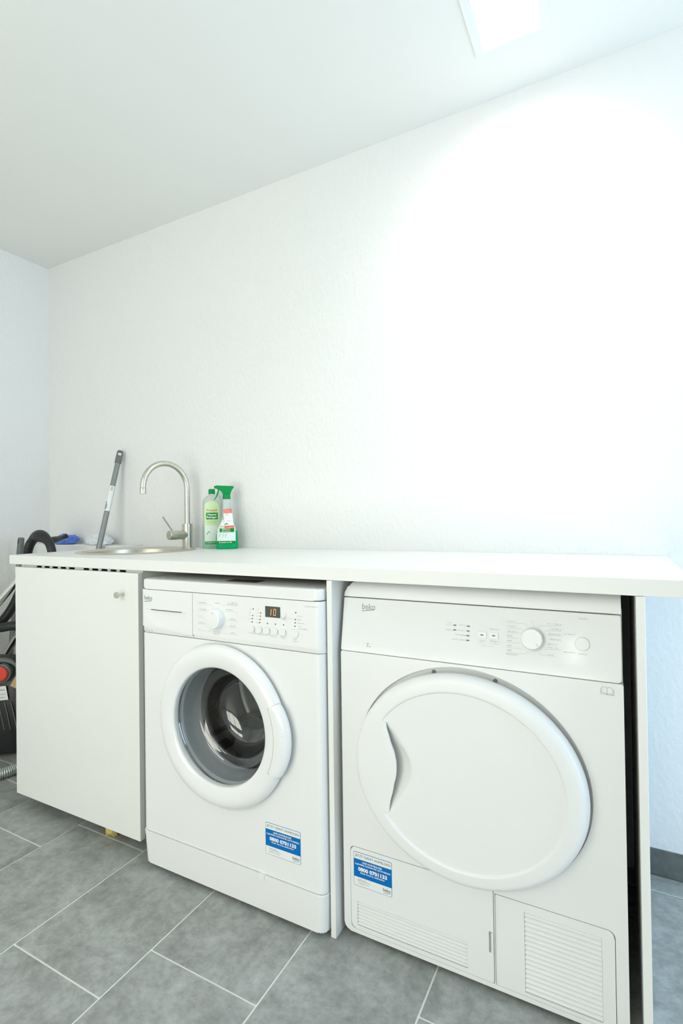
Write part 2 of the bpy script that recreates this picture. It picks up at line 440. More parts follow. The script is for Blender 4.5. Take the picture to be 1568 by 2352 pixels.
# roof light: flat white frame lying on the ceiling round the opening, pane just above
bm = nb_()
FW = 0.025
for (a, b_, c, d) in ((SX0 - FW, SX0, SY0 - FW, SY1 + 0.008), (SX1, SX1 + FW, SY0 - FW, SY1 + 0.008), (SX0, SX1, SY1, SY1 + 0.008), (SX0, SX1, SY0 - FW, SY0)):
    box(bm, a, b_, c, d, H - 0.004, H + 0.0)
o = struct('window_1', bm, 'window_frame', 'white framed roof light in the ceiling')
part('pane', bx(SX0 - 0.002, SX1 + 0.002, SY0 - 0.002, SY1 + 0.002, H + 0.001, H + 0.004), 'glass', o, False)
bm = nb_(); r_ = random.Random(8)
for (px, py, s) in ((1174, 49, 0.0035), (1179, 46, 0.0025), (1212, 20, 0.003), (1209, 26, 0.002), (1142, 48, 0.002), (1120, 66, 0.002), (1127, 58, 0.0018), (1186, 40, 0.002), (1218, 12, 0.002)):
    p = onP(px, py, Vector((0, 0, H + 0.006)), Vector((0, 0, 1)))
    for q in range(3):
        a = r_.uniform(0, 6.28); w_ = s * r_.uniform(0.4, 0.9)
        c_ = Vector((p.x + r_.uniform(-s, s) * 1.6, p.y + r_.uniform(-s, s) * 1.6, H + 0.0045))
        e1 = Vector((math.cos(a), math.sin(a), 0)) * s * 1.5; e2 = Vector((-math.sin(a), math.cos(a), 0)) * w_ * 0.6
        up = Vector((0, 0, 0.0006))
        A = [bm.verts.new(c_ + e) for e in (-e1, -e2, e1, e2)]; B = [bm.verts.new(c_ + e + up) for e in (-e1, -e2, e1, e2)]
        bm.faces.new(A); bm.faces.new(B[::-1])
        for i in range(4): bm.faces.new((A[i], A[(i + 1) % 4], B[(i + 1) % 4], B[i]))
M['leaf'] = pm('dry_leaf', (0.42, 0.42, 0.16), 0.8)
part('fallen_leaves', bm, 'leaf', o, False, label='bits of leaf lying on the roof light', kind='stuff')
fy = lambda bm, a, b_, c, d, g: box(bm, a, b_, YF - 0.07, YF - 0.03, c, d) if not g else box(bm, a, b_, YF - 0.052, YF - 0.048, c, d)
window('added_glazing_low', fy, -1.25, 0.62, 0.05, 0.92, 0.05, 'added low fill-light glazing in the unseen wall facing the worktop', 2)  # extent of the glazing made up to give fill light
window('added_glazing_high', fy, -1.25, 0.62, 1.28, 2.20, 0.05, 'added high fill-light glazing in the unseen wall facing the worktop', 2)
window('added_reflection_pane', fy, 0.34, 0.45, 0.925, 1.10, 0.008, 'small pane added between the glazing to reflect in the dryer fascia', 1)  # pane placed for the bright quads mirrored in the dryer fascia
window('window_3', lambda bm, a, b_, c, d, g: box(bm, XR_ + 0.03, XR_ + 0.07, a, b_, c, d) if not g else box(bm, XR_ + 0.048, XR_ + 0.052, a, b_, c, d), -0.45, 0.5, 0.05, 2.15, 0.05, 'white framed tall side window', 1)

# grey tile skirting along the back wall
sk = struct('baseboard_back', bx(0.681, XR_ - 0.002, YB - 0.006, YB - 0.0005, 0, 0.0745), 'grout', 'pale mortar bed of the grey tile skirting')
x = 0.681
while x < XR_ - 0.05:
    x2 = min(x + 0.597, XR_ - 0.003)
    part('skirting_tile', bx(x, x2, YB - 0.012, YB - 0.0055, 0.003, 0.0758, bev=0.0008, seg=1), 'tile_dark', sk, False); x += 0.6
# boxed-in pipe ledge in the corner left of the worktop
struct('trim_1', bx(XL, -1.352, 0.50, YB, 0, 0.9125, bev=0.002, seg=1), 'wall', 'white boxed pipe ledge in the corner beside the worktop')

# ------------------------------------------------------------------ worktop
SKX, SKY, SKR = -1.05, 0.33, 0.225
wt = top('worktop', bx(-1.346, 0.760, 0.002, YB - 0.001, WT0, WT1, bev=0.0016, seg=2), 'laminate', 'long white laminate worktop over the cabinet and both machines', 'worktop')
cb = nb_(); lathe(cb, [(0, 0.5), (0.203, 0.5), (0.203, 1.2), (0, 1.2)], zax(SKX, SKY), 64); weld(cb)
cut(wt, cb)

# support panels
top('support_panel', bx(0.0, 0.0142, 0.0, YB - 0.001, 0.0, WT0 - 0.0005, bev=0.0006, seg=1), 'laminate', 'white upright support panel between washing machine and dryer', 'panel')
top('support_panel', bx(0.665, 0.680, 0.0, YB - 0.001, 0.0, WT0 - 0.0005, bev=0.0006, seg=1), 'laminate', 'white upright support panel at the open end beside the dryer', 'panel')

# ------------------------------------------------------------------ base cabinet
cab = thing('base_cabinet', (-0.99, 0.3, 0), 'white base cabinet with a plain door and round knob under the sink', 'cabinet')
CX0, CX1 = -1.300, -0.668
for x0, x1 in ((CX0, CX0 + 0.016), (CX1 - 0.016, CX1)):
    part('side_panel', bx(x0, x1, 0.0205, 0.575, 0.06, WT0 - 0.001), 'shelf', cab)
part('bottom_panel', bx(CX0 + 0.016, CX1 - 0.016, 0.024, 0.575, 0.06, 0.076), 'shelf', cab)
part('back_panel', bx(CX0 + 0.016, CX1 - 0.016, 0.571, 0.575, 0.076, WT0 - 0.15), 'shelf', cab)
# upright vented rail just behind the door: two rows of five slots that narrow towards the top
bm = nb_(); RY0, RY1 = 0.0212, 0.0232; HB, HT = 0.850, 0.8712
box(bm, CX0 + 0.0165, CX1 - 0.0165, RY0, RY1, 0.838, HB); box(bm, CX0 + 0.0165, CX1 - 0.0165, RY0, RY1, HT, WT0 - 0.0005)
holes = [(onY(a, c_, RY0).x, onY(b_, c_, RY0).x) for a, b_, c_ in ((83, 97, 1303), (101, 115, 1304), (119, 134, 1305), (138, 153, 1306), (157, 173, 1307), (190, 206, 1309), (210, 227, 1310), (231, 248, 1311), (252, 269, 1312), (273, 291, 1313))]
edges = [CX0 + 0.0165] + [e for h in holes for e in h] + [CX1 - 0.0165]
for i in range(0, len(edges), 2):
    a, b_ = edges[i], edges[i + 1]
    tl = 0.004 if i else 0; tr = 0.004 if i < len(edges) - 2 else 0
    prism(bm, [(a, HB), (b_, HB), (b_ + tr, HT), (a - tl, HT)], RY0, RY1, XZ)
part('vented_rail', bm, 'shelf', cab)
for x_ in (CX0 + 0.06, CX1 - 0.06):
    for y_ in (0.10, 0.50):
        bm = nb_(); lathe(bm, [(0, 0), (0.024, 0), (0.024, 0.006), (0.016, 0.012), (0.016, 0.05), (0.026, 0.054), (0.026, 0.06), (0, 0.06)], zax(x_, y_), 20); weld(bm)
        part('leg', bm, 'dark', cab)
door = part('door', bx(-1.3065, -0.6665, 0.0005, 0.0195, 0.0455, 0.8655, bev=0.0008, seg=1), 'laminate', cab)
bm = nb_(); kx, kz = -0.733, 0.7985
lathe(bm, [(0, 0.0005), (0.0045, 0.0005), (0.0045, -0.018), (0.0092, -0.0195), (0.0098, -0.021), (0.0098, -0.0265), (0.0092, -0.0275), (0, -0.0275)], yax(kx, kz), 28); weld(bm)
part('knob', bm, 'steel', door, label='round brushed steel knob')

# ------------------------------------------------------------------ sink
sink = thing('sink', (SKX, SKY, WT0), 'round brushed steel sink set into the worktop', 'sink')
bm = nb_()
lathe(bm, [(0.196, WT1 - 0.004), (0.199, WT1 + 0.002), (0.206, WT1 + 0.0045), (0.219, WT1 + 0.0035), (0.225, WT1 + 0.0003), (0.206, WT1 + 0.0003), (0.2005, WT1 - 0.006)], zax(SKX, SKY), 96, close=True)
part('rim', bm, 'steel', sink, 60)
bm = nb_()
lathe(bm, [(0.0, 0.755), (0.022, 0.7545), (0.05, 0.757), (0.15, 0.762), (0.178, 0.772), (0.190, 0.80), (0.1965, WT1 - 0.003), (0.1985, WT1 - 0.003), (0.192, 0.80), (0.180, 0.770), (0.15, 0.760), (0.0, 0.753)], zax(SKX, SKY), 96); weld(bm)
part('basin', bm, 'steel', sink, 60)
bm = nb_(); lathe(bm, [(0, 0.758), (0.018, 0.758), (0.021, 0.7595), (0.030, 0.7595), (0.033, 0.7575), (0, 0.7555)], zax(SKX, SKY), 40); weld(bm)
part('drain', bm, 'chrome', sink)
# stub of tap ledge plate on the rim

# ------------------------------------------------------------------ tap
TX, TY = -0.990, 0.541
a = math.radians(13); E_ = Vector((-math.sin(a), -math.cos(a), 0))
tap = thing('faucet', (TX, TY, WT1), 'brushed steel gooseneck faucet with side lever behind the sink', 'faucet')
bm = nb_(); lathe(bm, [(0, WT1), (0.0235, WT1), (0.0235, WT1 + 0.003), (0.0212, WT1 + 0.004), (0.0212, 1.011), (0.0205, 1.012), (0, 1.012)], zax(TX, TY), 40); weld(bm)
part('body', bm, 'steel', tap)
pts = [Vector((TX, TY, 1.008)), Vector((TX, TY, 1.06)), Vector((TX, TY, 1.11)), Vector((TX, TY, 1.163))]
for i in range(1, 25):
    t = math.pi * i / 24; pts.append(Vector((TX, TY, 1.163)) + E_ * (0.1 * (1 - math.cos(t))) + Vector((0, 0, 0.1 * math.sin(t))))
pts.append(Vector((TX, TY, 1.158)) + E_ * 0.2005)
bm = nb_(); tube(bm, pts, 0.0118, 24)
sp = part('spout', bm, 'steel', tap, 50)
bm = nb_(); q = Vector((TX, TY, 1.157)) + E_ * 0.2005
lathe(bm, [(0.0, 0), (0.0123, 0), (0.0123, 0.022), (0.0105, 0.0225), (0.0105, 0.020), (0, 0.020)], frame_ax(q, (E_.x * 0.04, E_.y * 0.04, -1)), 28); weld(bm)
part('aerator', bm, 'steel', sp)
hz = 0.9645
bm = nb_(); lathe(bm, [(0, 0.006), (0.0188, 0.006), (0.0188, 0.0465), (0.0178, 0.047), (0.0178, 0.0485)], frame_ax((TX, TY, hz), E_), 36); weld(bm)
part('lever_housing', bm, 'steel', tap)
bm = nb_(); lathe(bm, [(0, 0.0485), (0.0188, 0.0485), (0.0193, 0.050), (0.0193, 0.0875), (0.0183, 0.0885), (0, 0.0885)], frame_ax((TX, TY, hz), E_), 36); weld(bm)
cp = part('lever_cap', bm, 'steel', tap)
p0 = Vector((TX, TY, hz)) + E_ * 0.072 + Vector((0, 0, 0.0175)); tip = onY(374, 1187, (p0.y - 0.045))
bm = nb_(); tube(bm, [p0, p0.lerp(tip, 0.5), tip], 0.0033, 14)
part('lever', bm, 'steel', cp)

# ------------------------------------------------------------------ sticker used on both machines
def sticker(parent, x0, x1, z0, z1, y):
    w = x1 - x0; h = z1 - z0
    X = lambda f_: x0 + w * f_
    Z = lambda f_: z0 + h * f_
    bm = nb_(); prism(bm, rr(x0, x1, z0, z1, 0.004, 4), y, y + 0.0004, XZ)
    s = part('sticker', bm, 'blue', parent, False, label='blue and white registration sticker')
    bm = nb_()
    e = 0.0008
    prism(bm, rr(x0 + e, x1 - e, Z(0.80), z1 - e, (0, 0, 0.0033, 0.0033), 4), y - 0.0002, y + 0.0001, XZ)
    part('paper_field', bm, 'paper', s, False); bm = nb_()
    prism(bm, rr(x0 + e, x1 - e, z0 + e, Z(0.265), (0.0033, 0.0033, 0, 0), 4), y - 0.0002, y + 0.0001, XZ)
    part('paper_field', bm, 'paper', s, False)
    f1 = flat(y - 0.0004)
    words('heading_print', 'JETZT GER\u00c4T ANMELDEN', X(0.04), X(0.965), Z(0.845), Z(0.955), f1, 'darkprint', s, 0.0)
    bm = nb_(); text(bm, 'beko', X(0.775), X(0.965), Z(0.105), Z(0.205), f1, 0.01)
    seg2(bm, (X(0.785), Z(0.062)), (X(0.955), Z(0.078)), 0.0009, f1)
    part('logo', bm, 'darkprint', s, False, kind='stuff')
    words('offer_print', 'UND KOSTENLOSE', X(0.23), X(0.745), Z(0.700), Z(0.758), f1, 'whiteprint', s, 0.022)
    words('offer_print', '2-JAHRES-GARANTIE AKTIVIEREN', X(0.035), X(0.965), Z(0.615), Z(0.675), f1, 'whiteprint', s, 0.022)
    words('phone_number', '0800 0701133', X(0.12), X(0.88), Z(0.455), Z(0.575), f1, 'whiteprint', s, 0.045)
    words('call_print', 'Dieser Anruf ist geb\u00fchrenfrei', X(0.18), X(0.81), Z(0.375), Z(0.440), f1, 'whiteprint', s, 0.02)
    rn = random.Random(2); bm = nb_()
    smudge(bm, X(0.10), X(0.35), Z(0.190), h * 0.030, f1, rn); smudge(bm, X(0.10), X(0.47), Z(0.150), h * 0.030, f1, rn); smudge(bm, X(0.10), X(0.42), Z(0.080), h * 0.034, f1, rn)
    part('small_print', bm, 'midprint', s, False, kind='stuff')
def rounded_front(x0, x1, yf, yb, z0, z1, r, bev=0.0015, n=7, rl=None, rr_=None):
    """block whose two vertical front edges are rounded"""
    rl = r if rl is None else rl; rR = r if rr_ is None else rr_
    poly = [(x1, yb), (x0, yb)]
    if rl > 1e-5: poly += [(x0 + rl - rl * math.cos(math.radians(90 * i / n)), yf + rl - rl * math.sin(math.radians(90 * i / n))) for i in range(n + 1)]
    else: poly += [(x0, yf)]
    if rR > 1e-5: poly += [(x1 - rR + rR * math.sin(math.radians(90 * i / n)), yf + rR - rR * math.cos(math.radians(90 * i / n))) for i in range(n + 1)]
    else: poly += [(x1, yf)]
    bm = nb_(); fa, fb = prism(bm, poly, z0, z1, XY)
    if bev:
        bmesh.ops.bevel(bm, geom=[e for e in set(fa.edges) | set(fb.edges)], offset=bev, segments=2, profile=0.5, affect='EDGES')
    return bm

# ------------------------------------------------------------------ washing machine
WX0, WX1 = -0.634, -0.0035
WY = -0.018
wm = thing('washing_machine', ((WX0 + WX1) / 2, 0.27, 0), 'white front loading washing machine with round glass door', 'washing machine')
part('cabinet_body', bx(WX0 + 0.006, WX1 - 0.006, 0.012, 0.545, 0.03, 0.840), 'appliance', wm)
for x_ in (WX0 + 0.06, WX1 - 0.06):
    for y_ in (0.07, 0.48):
        bm = nb_(); lathe(bm, [(0, 0), (0.022, 0), (0.022, 0.010), (0.008, 0.012), (0.008, 0.031), (0, 0.031)], zax(x_, y_), 18); weld(bm)
        part('foot', bm, 'dark', wm)
tc = rounded_front(WX0 + 0.002, WX1 - 0.002, WY - 0.001, 0.547, 0.8245, 0.8535, 0.022, 0.005)
part('top_cover', tc, 'plastic', wm)
# control panel right of the drawer, with its slanting lower lip
PB = 0.6945
def panel_profile(x0, x1, y0, ybk, zlow, zlip, ztop, r_left, r_right):
    bm = nb_(); n = 7
    def outline(yoff):
        pl = []
        if r_left: pl += [(x0 + r_left - r_left * math.cos(math.radians(90 * i / n)), y0 + yoff + r_left - r_left * math.sin(math.radians(90 * i / n))) for i in range(n + 1)]
        else: pl += [(x0, y0 + yoff)]
        if r_right: pl += [(x1 - r_right + r_right * math.sin(math.radians(90 * i / n)), y0 + yoff + r_right - r_right * math.cos(math.radians(90 * i / n))) for i in range(n + 1)]
        else: pl += [(x1, y0 + yoff)]
        return pl + [(x1, ybk), (x0, ybk)]
    levels = [(zlow, 0.0085), (zlip, 0.0), (ztop - 0.0015, 0.0), (ztop, 0.0015)]
    rows = [[bm.verts.new((u, v, z)) for u, v in outline(off)] for z, off in levels]
    k = len(rows[0])
    for A, B in zip(rows, rows[1:]):
        for i in range(k):
            j = (i + 1) % k; bm.faces.new((A[i], A[j], B[j], B[i]))
    bm.faces.new(rows[0][::-1]); bm.faces.new(rows[-1])
    return bm
DX = -0.4235
cpn = part('control_panel', panel_profile(DX + 0.0008, WX1, WY - 0.0025, 0.012, PB, 0.7085, 0.8228, 0, 0.018), 'plastic', wm)
# left end of the fascia below the drawer (rating strip)
def drawer_bottom(x): 
    t = (x - WX0) / (DX - WX0); return 0.7135 - 0.0125 * (0.55 * t + 0.45 * t * t)
bm = nb_(); k = 24; row = []
for i in range(k + 1):
    x_ = WX0 + 0.0015 + (DX + 0.0008 - WX0 - 0.0015) * (i / k) ** 1.7; e = x_ - WX0 - 0.0015
    y_ = WY + 0.0012 + (0.018 - math.sqrt(max(0, 0.018 ** 2 - (0.018 - e) ** 2)) if e < 0.018 else 0); zt_ = drawer_bottom(x_) - 0.0006
    row.append([bm.verts.new(p) for p in ((x_, y_ + 0.004, PB), (x_, y_, PB + 0.006), (x_, y_, zt_), (x_, 0.016, zt_), (x_, 0.016, PB))])
for A, B in zip(row, row[1:]):
    for i in range(5): bm.faces.new((A[i], A[(i + 1) % 5], B[(i + 1) % 5], B[i]))
bm.faces.new(row[0]); bm.faces.new(row[-1][::-1])
rs = part('rating_strip', bm, 'plastic', wm)
bm = nb_(); f1 = flat(WY + 0.0008)
text(bm, '5', -0.6128, -0.6082, 0.7005, 0.7075, f1)
text(bm, 'A+', -0.5905, -0.5842, 0.6985, 0.7030, f1, 0.02)
rn = random.Random(5); smudge(bm, -0.6035, -0.5945, 0.7012, 0.0022, f1, rn); smudge(bm, -0.6035, -0.5945, 0.6985, 0.0018, f1, rn)
part('rating_print', bm, 'midprint', rs, False, kind='stuff')
# detergent drawer with a scooped grip: a height field over the drawer face
bm = nb_(); nx, nz = 60, 40; GX0, GX1, GZ = -0.6160, -0.4440, 0.7655
def drawer_y(x, z):
    y = WY - 0.0025
    e = x - (WX0 + 0.001)
    if e < 0.018: y += 0.018 - math.sqrt(max(0, 0.018 ** 2 - (0.018 - e) ** 2))
    cx = (GX0 + GX1) / 2; hw = (GX1 - GX0) / 2; s = (x - cx) / hw
    if abs(s) < 1 and z < GZ:
        edge = 0.050 * math.sqrt(1 - s * s)
        d = (GZ - z) / max(edge, 1e-5)
        if d < 1: y += 0.016 * (1 - s * s) * (1 - d) ** 1.2
    return y
rows = []
zs = [0.0 + i / nz for i in range(nz + 1)]
for i in range(nx + 1):
    x_ = (WX0 + 0.001) + (DX - 0.0006 - WX0 - 0.001) * i / nx; zb_ = drawer_bottom(x_) + 0.0006; row = []
    for z_ in [zb_ + (GZ - 0.0002 - zb_) * t for t in zs] + [GZ + 0.0001 + (0.8228 - GZ) * t / 6 for t in range(7)]:
        row.append(bm.verts.new((x_, drawer_y(x_, z_), z_)))
    rows.append(row)
for A, B in zip(rows, rows[1:]):
    for i in range(len(A) - 1): bm.faces.new((A[i], B[i], B[i + 1], A[i + 1]))
# sides back to the body
ring = rows[0][:] + [r[-1] for r in rows[1:]] + rows[-1][-2::-1] + [r[0] for r in rows[-2:0:-1]]
back = [bm.verts.new((v.co.x, 0.012, v.co.z)) for v in ring]
for i in range(len(ring)):
    j = (i + 1) % len(ring); bm.faces.new((ring[i], ring[j], back[j], back[i]))
dr = part('detergent_drawer', bm, 'plastic', wm, 30)
bm = nb_(); row = []
for i in range(25):
    x_ = -0.5935 + 0.120 * i / 24; th = 0.0018 + 0.21 * (drawer_y(x_, GZ - 0.001) - WY + 0.0025); y_ = drawer_y(x_, GZ - th) - 0.0008
    row.append([bm.verts.new((x_, y_ + d_, z_)) for d_, z_ in ((0, GZ - th), (0, GZ - 0.0001), (0.002, GZ - 0.0001), (0.002, GZ - th))])
for A, B in zip(row, row[1:]):
    for i in range(4): bm.faces.new((A[i], A[(i + 1) % 4], B[(i + 1) % 4], B[i]))
bm.faces.new(row[0]); bm.faces.new(row[-1][::-1])
part('grip_slot_shade', bm, 'gap_shade', dr, False)  # dark strip paints the shade of the gap under the drawer lip
bm = nb_(); f1 = flat(WY - 0.0030)
fl = lambda u, v: (u, drawer_y(u, v) - 0.0004, v)
text(bm, 'beko', -0.6135, -0.5825, 0.7925, 0.8055, fl, -0.004); seg2(bm, (-0.6145, 0.7872), (-0.5845, 0.7905), 0.0015, fl)
part('logo', bm, 'darkprint', dr, False, label='dark grey underlined brand lettering', kind='stuff')
# knob
bm = nb_(); KX, KZ = -0.3345, 0.758
lathe(bm, [(0, WY - 0.026), (0.0225, WY - 0.026), (0.0255, WY - 0.0245), (0.0268, WY - 0.021), (0.0285, WY - 0.004), (0.0285, WY - 0.002), (0, WY - 0.002)], yax(KX, KZ), 48); weld(bm)
kn = part('programme_knob', bm, 'plastic', wm)
bm = nb_(); seg2(bm, (KX + 0.0045, KZ + 0.0165), (KX + 0.007, KZ + 0.0205), 0.0014, flat(WY - 0.0264)); part('pointer_mark', bm, 'midprint', kn, False)
f1 = flat(WY - 0.0029)
# display
dsp = part('display', bx(-0.1715, -0.1245, WY - 0.0034, WY - 0.002, 0.7750, 0.8032, bev=0.0006, seg=1), pm('display_glass', (0.085, 0.095, 0.085), 0.10), wm, False)
bm = nb_(); f2 = flat(WY - 0.0037)
seg2(bm, (-0.1535, 0.7805), (-0.1515, 0.7965), 0.0016, f2)
for (p, q) in (((-0.1450, 0.7815), (-0.1440, 0.7965)), ((-0.1385, 0.7815), (-0.1375, 0.7965)), ((-0.1452, 0.7812), (-0.1383, 0.7812)), ((-0.1442, 0.7968), (-0.1373, 0.7968))):
    seg2(bm, p, q, 0.0014, f2)
part('digits', bm, 'orange_led', dsp, False, label='glowing orange digits 10', kind='stuff')
# indicator lamps
def lamp_dot(x_, z_, mat, parent, y, r_=0.0017):
    bm = nb_(); lathe(bm, [(0, y - 0.0012), (r_ * 0.7, y - 0.001), (r_, y), (r_, y + 0.001), (0, y + 0.001)], yax(x_, z_), 12); weld(bm)
    part('indicator_lamp', bm, mat, parent)
for xa, xb, yl in ((-0.2101, -0.2140, 1), (-0.1855, -0.1894, 0), (-0.0777, -0.0806, 1)):
    for i in range(5):
        lamp_dot(xa + (xb - xa) * i / 4, 0.7925 - 0.0085 * i, 'yellow_led' if i == yl else 'dark', cpn, WY - 0.0026)
for x_ in (-0.1644, -0.1398, -0.1149): lamp_dot(x_, 0.7587, 'dark', cpn, WY - 0.0026)
def push(x_, z_, w, h, parent, name='push_button', y=WY - 0.0025, t=0.0045):
    bm = nb_(); fa, fb = prism(bm, rr(x_ - w, x_ + w, z_ - h, z_ + h, w * 0.6, 5), y - t, y + 0.001, XZ); bevel_front(bm, fa, 0.0016, 2)
    part(name, bm, 'plastic', parent)
for x_ in (-0.2147, -0.1909, -0.1659, -0.1409, -0.1163): push(x_, 0.7405, 0.0092, 0.0082, cpn)
push(-0.0808, 0.7415, 0.0112, 0.0100, cpn, 'start_button'); push(-0.1125, 0.7845, 0.0066, 0.0062, cpn)
# faint printing
bm = nb_(); rn = random.Random(11); hh = 0.0032
for (x0, x1, z_) in ((-0.3985, -0.370, 0.7965), (-0.4000, -0.371, 0.7782), (-0.402, -0.388, 0.7594), (-0.402, -0.367, 0.7405), (-0.402, -0.394, 0.7222), (-0.340, -0.323, 0.7985), (-0.283, -0.262, 0.8035), (-0.297, -0.262, 0.7990), (-0.305, -0.277, 0.7835), (-0.287, -0.268, 0.7585), (-0.289, -0.270, 0.7405), (-0.287, -0.270, 0.7220), (-0.349, -0.320, 0.7195), (-0.349, -0.324, 0.7145),
                   (-0.0515, -0.014, 0.8090), (-0.228, -0.203, 0.7275), (-0.203, -0.178, 0.7275), (-0.178, -0.153, 0.7275), (-0.150, -0.134, 0.7280), (-0.152, -0.132, 0.7235), (-0.125, -0.108, 0.7280), (-0.122, -0.110, 0.7235), (-0.1215, -0.1035, 0.7750), (-0.1215, -0.1050, 0.7710), (-0.072, -0.056, 0.7830), (-0.073, -0.062, 0.7745), (-0.073, -0.053, 0.7660), (-0.073, -0.064, 0.7575), (-0.068, -0.042, 0.7520)):
    smudge(bm, x0, x1, z_, hh, f1, rn)
for i in range(5):
    for xa in (-0.2225, -0.199):
        smudge(bm, xa - 0.0018 * (i / 4), xa + 0.007, 0.7910 - 0.0085 * i, 0.0024, f1, rn)
text(bm, 'Start', -0.0855, -0.0745, 0.7245, 0.7275, f1, 0.01); text(bm, 'Pause', -0.0865, -0.0740, 0.7190, 0.7222, f1, 0.01)
for (p, q) in (((-0.399, 0.7935), (-0.352, 0.7935)), ((-0.352, 0.7935), (-0.347, 0.788)), ((-0.400, 0.7755), (-0.362, 0.7755)), ((-0.402, 0.757), (-0.370, 0.757)), ((-0.402, 0.738), (-0.368, 0.738)), ((-0.402, 0.7195), (-0.360, 0.7195)), ((-0.360, 0.7195), (-0.355, 0.726)), ((-0.314, 0.7965), (-0.262, 0.7965)), ((-0.308, 0.780), (-0.262, 0.780)), ((-0.303, 0.7565), (-0.262, 0.7565)), ((-0.304, 0.7385), (-0.262, 0.7385)), ((-0.312, 0.7195), (-0.262, 0.7195)), ((-0.1035, 0.7765), (-0.084, 0.7765))):
    seg2(bm, p, q, 0.0006, f1)
part('panel_print', bm, 'greyprint', cpn, False, label='pale grey programme markings', kind='stuff')
# front plate with the door opening
DCX, DCZ = -0.319, 0.4725
def kick_z(x):
    t = (x - WX0) / (WX1 - WX0); e = 0.0
    if x > WX1 - 0.03: e = 0.004 * ((x - (WX1 - 0.03)) / 0.03) ** 2
    return 0.1045 - 0.004 * math.sin(math.pi * t) + e
fp = part('front_plate', rounded_front(WX0 + 0.002, WX1 - 0.001, WY + 0.001, 0.012, 0.1075, PB - 0.0012, 0.018, 0.002), 'appliance', wm)
cb = nb_(); lathe(cb, [(0, -0.2), (0.172, -0.2), (0.172, 0.2), (0, 0.2)], yax(DCX, DCZ), 72); weld(cb); cut(fp, cb)
bm = rounded_front(WX0, WX1, WY - 0.003, 0.02, 0.012, 0.106, 0.022, 0.003, n=9)
for v in bm.verts:                      # the plinth tucks in towards the floor
    if v.co.z < 0.06:
        v.co.x += 0.006 * (1 if v.co.x < -0.5 else (-0.4 if v.co.x > -0.1 else 0)); v.co.y += 0.004
kp = part('kick_plate', bm, 'appliance', wm)
part('release_tab', bx(-0.2005, -0.1835, WY - 0.007, WY + 0.002, 0.0945, 0.1075, bev=0.001), 'plastic', kp)
body_cut = [o for o in bpy.data.objects if o.name.startswith('cabinet_body') and o.parent == wm][0]
cb = nb_(); lathe(cb, [(0, -0.2), (0.171, -0.2), (0.171, 0.03), (0.25, 0.03), (0.25, 0.42), (0, 0.42)], yax(DCX, DCZ), 72); weld(cb); cut(body_cut, cb)
# gasket and drum
bm = nb_(); lathe(bm, [(0.1695, 0.012), (0.1695, -0.010), (0.163, -0.014), (0.157, -0.008), (0.157, 0.02), (0.150, 0.035), (0.152, 0.06), (0.160, 0.065), (0.165, 0.05), (0.1695, 0.03)], yax(DCX, DCZ), 72, close=True)
part('door_gasket', bm, 'gasket', wm)
bm = nb_(); lathe(bm, [(0.166, 0.072), (0.20, 0.074), (0.238, 0.082), (0.238, 0.34), (0.22, 0.355), (0, 0.355), (0, 0.36), (0.224, 0.36), (0.242, 0.343), (0.242, 0.078), (0.20, 0.069), (0.166, 0.068)], yax(DCX, DCZ), 72, close=True); weld(bm)
drum = part('drum', bm, 'drum', wm)
for k in range(3):
    an = math.radians(100 + 120 * k); bm = nb_()
    ux, uz = math.cos(an), math.sin(an); tx, tz = -uz, ux
    V = []
    for (rr_r, tt) in ((0.237, -0.035), (0.185, -0.010), (0.185, 0.010), (0.237, 0.035)):
        for y_ in (0.10, 0.34): V.append(bm.verts.new((DCX + ux * rr_r + tx * tt, y_, DCZ + uz * rr_r + tz * tt)))
    for i in range(0, 6, 2): bm.faces.new((V[i], V[i + 1], V[i + 3], V[i + 2]))
    bm.faces.new((V[6], V[7], V[1], V[0])); bm.faces.new((V[0], V[2], V[4], V[6])); bm.faces.new((V[7], V[5], V[3], V[1]))
    part('drum_paddle', bm, 'drum', drum)
def crumple(bm, c, s, seed, amp=0.35, sub=4, fine=5.0, flatbase=True):
    """crumpled cloth: folded lump that rests on its base"""
    t = bmesh.ops.create_icosphere(bm, subdivisions=sub, radius=1.0)
    o3 = Vector((seed * 3.1, seed * 1.7, seed * 0.9))
    for v in t['verts']:
        d = v.co.normalized()
        r = 1 + amp * (noise.noise(d * 1.6 + o3)) + amp * 0.75 * (1 - 2 * abs(noise.noise(d * fine * 0.55 + o3 * 2))) * 0.6 + amp * 0.25 * noise.noise(d * fine + o3)
        p = d * r
        z = p.z
        if flatbase and z < -0.45: z = -0.45 + (z + 0.45) * 0.1
        v.co = Vector((c[0] + p.x * s[0], c[1] + p.y * s[1], c[2] + (z + 0.5) * s[2]))
bm = nb_(); crumple(bm, (DCX + 0.02, 0.21, DCZ - 0.222), (0.12, 0.09, 0.10), 3, 0.4)
for v in bm.verts:
    q = Vector((v.co.x - DCX, v.co.z - DCZ)); 
    if q.length > 0.232: q *= 0.232 / q.length; v.co.x = DCX + q.x; v.co.z = DCZ + q.y
lo = part('laundry', bm, 'darkcloth', None); 
cm = Vector((DCX + 0.02, 0.21, DCZ - 0.232)); lo.data.transform(Matrix.Translation(-cm)); lo.location = cm
tag(lo, 'dark crumpled laundry lying in the drum of the washing machine', 'laundry')
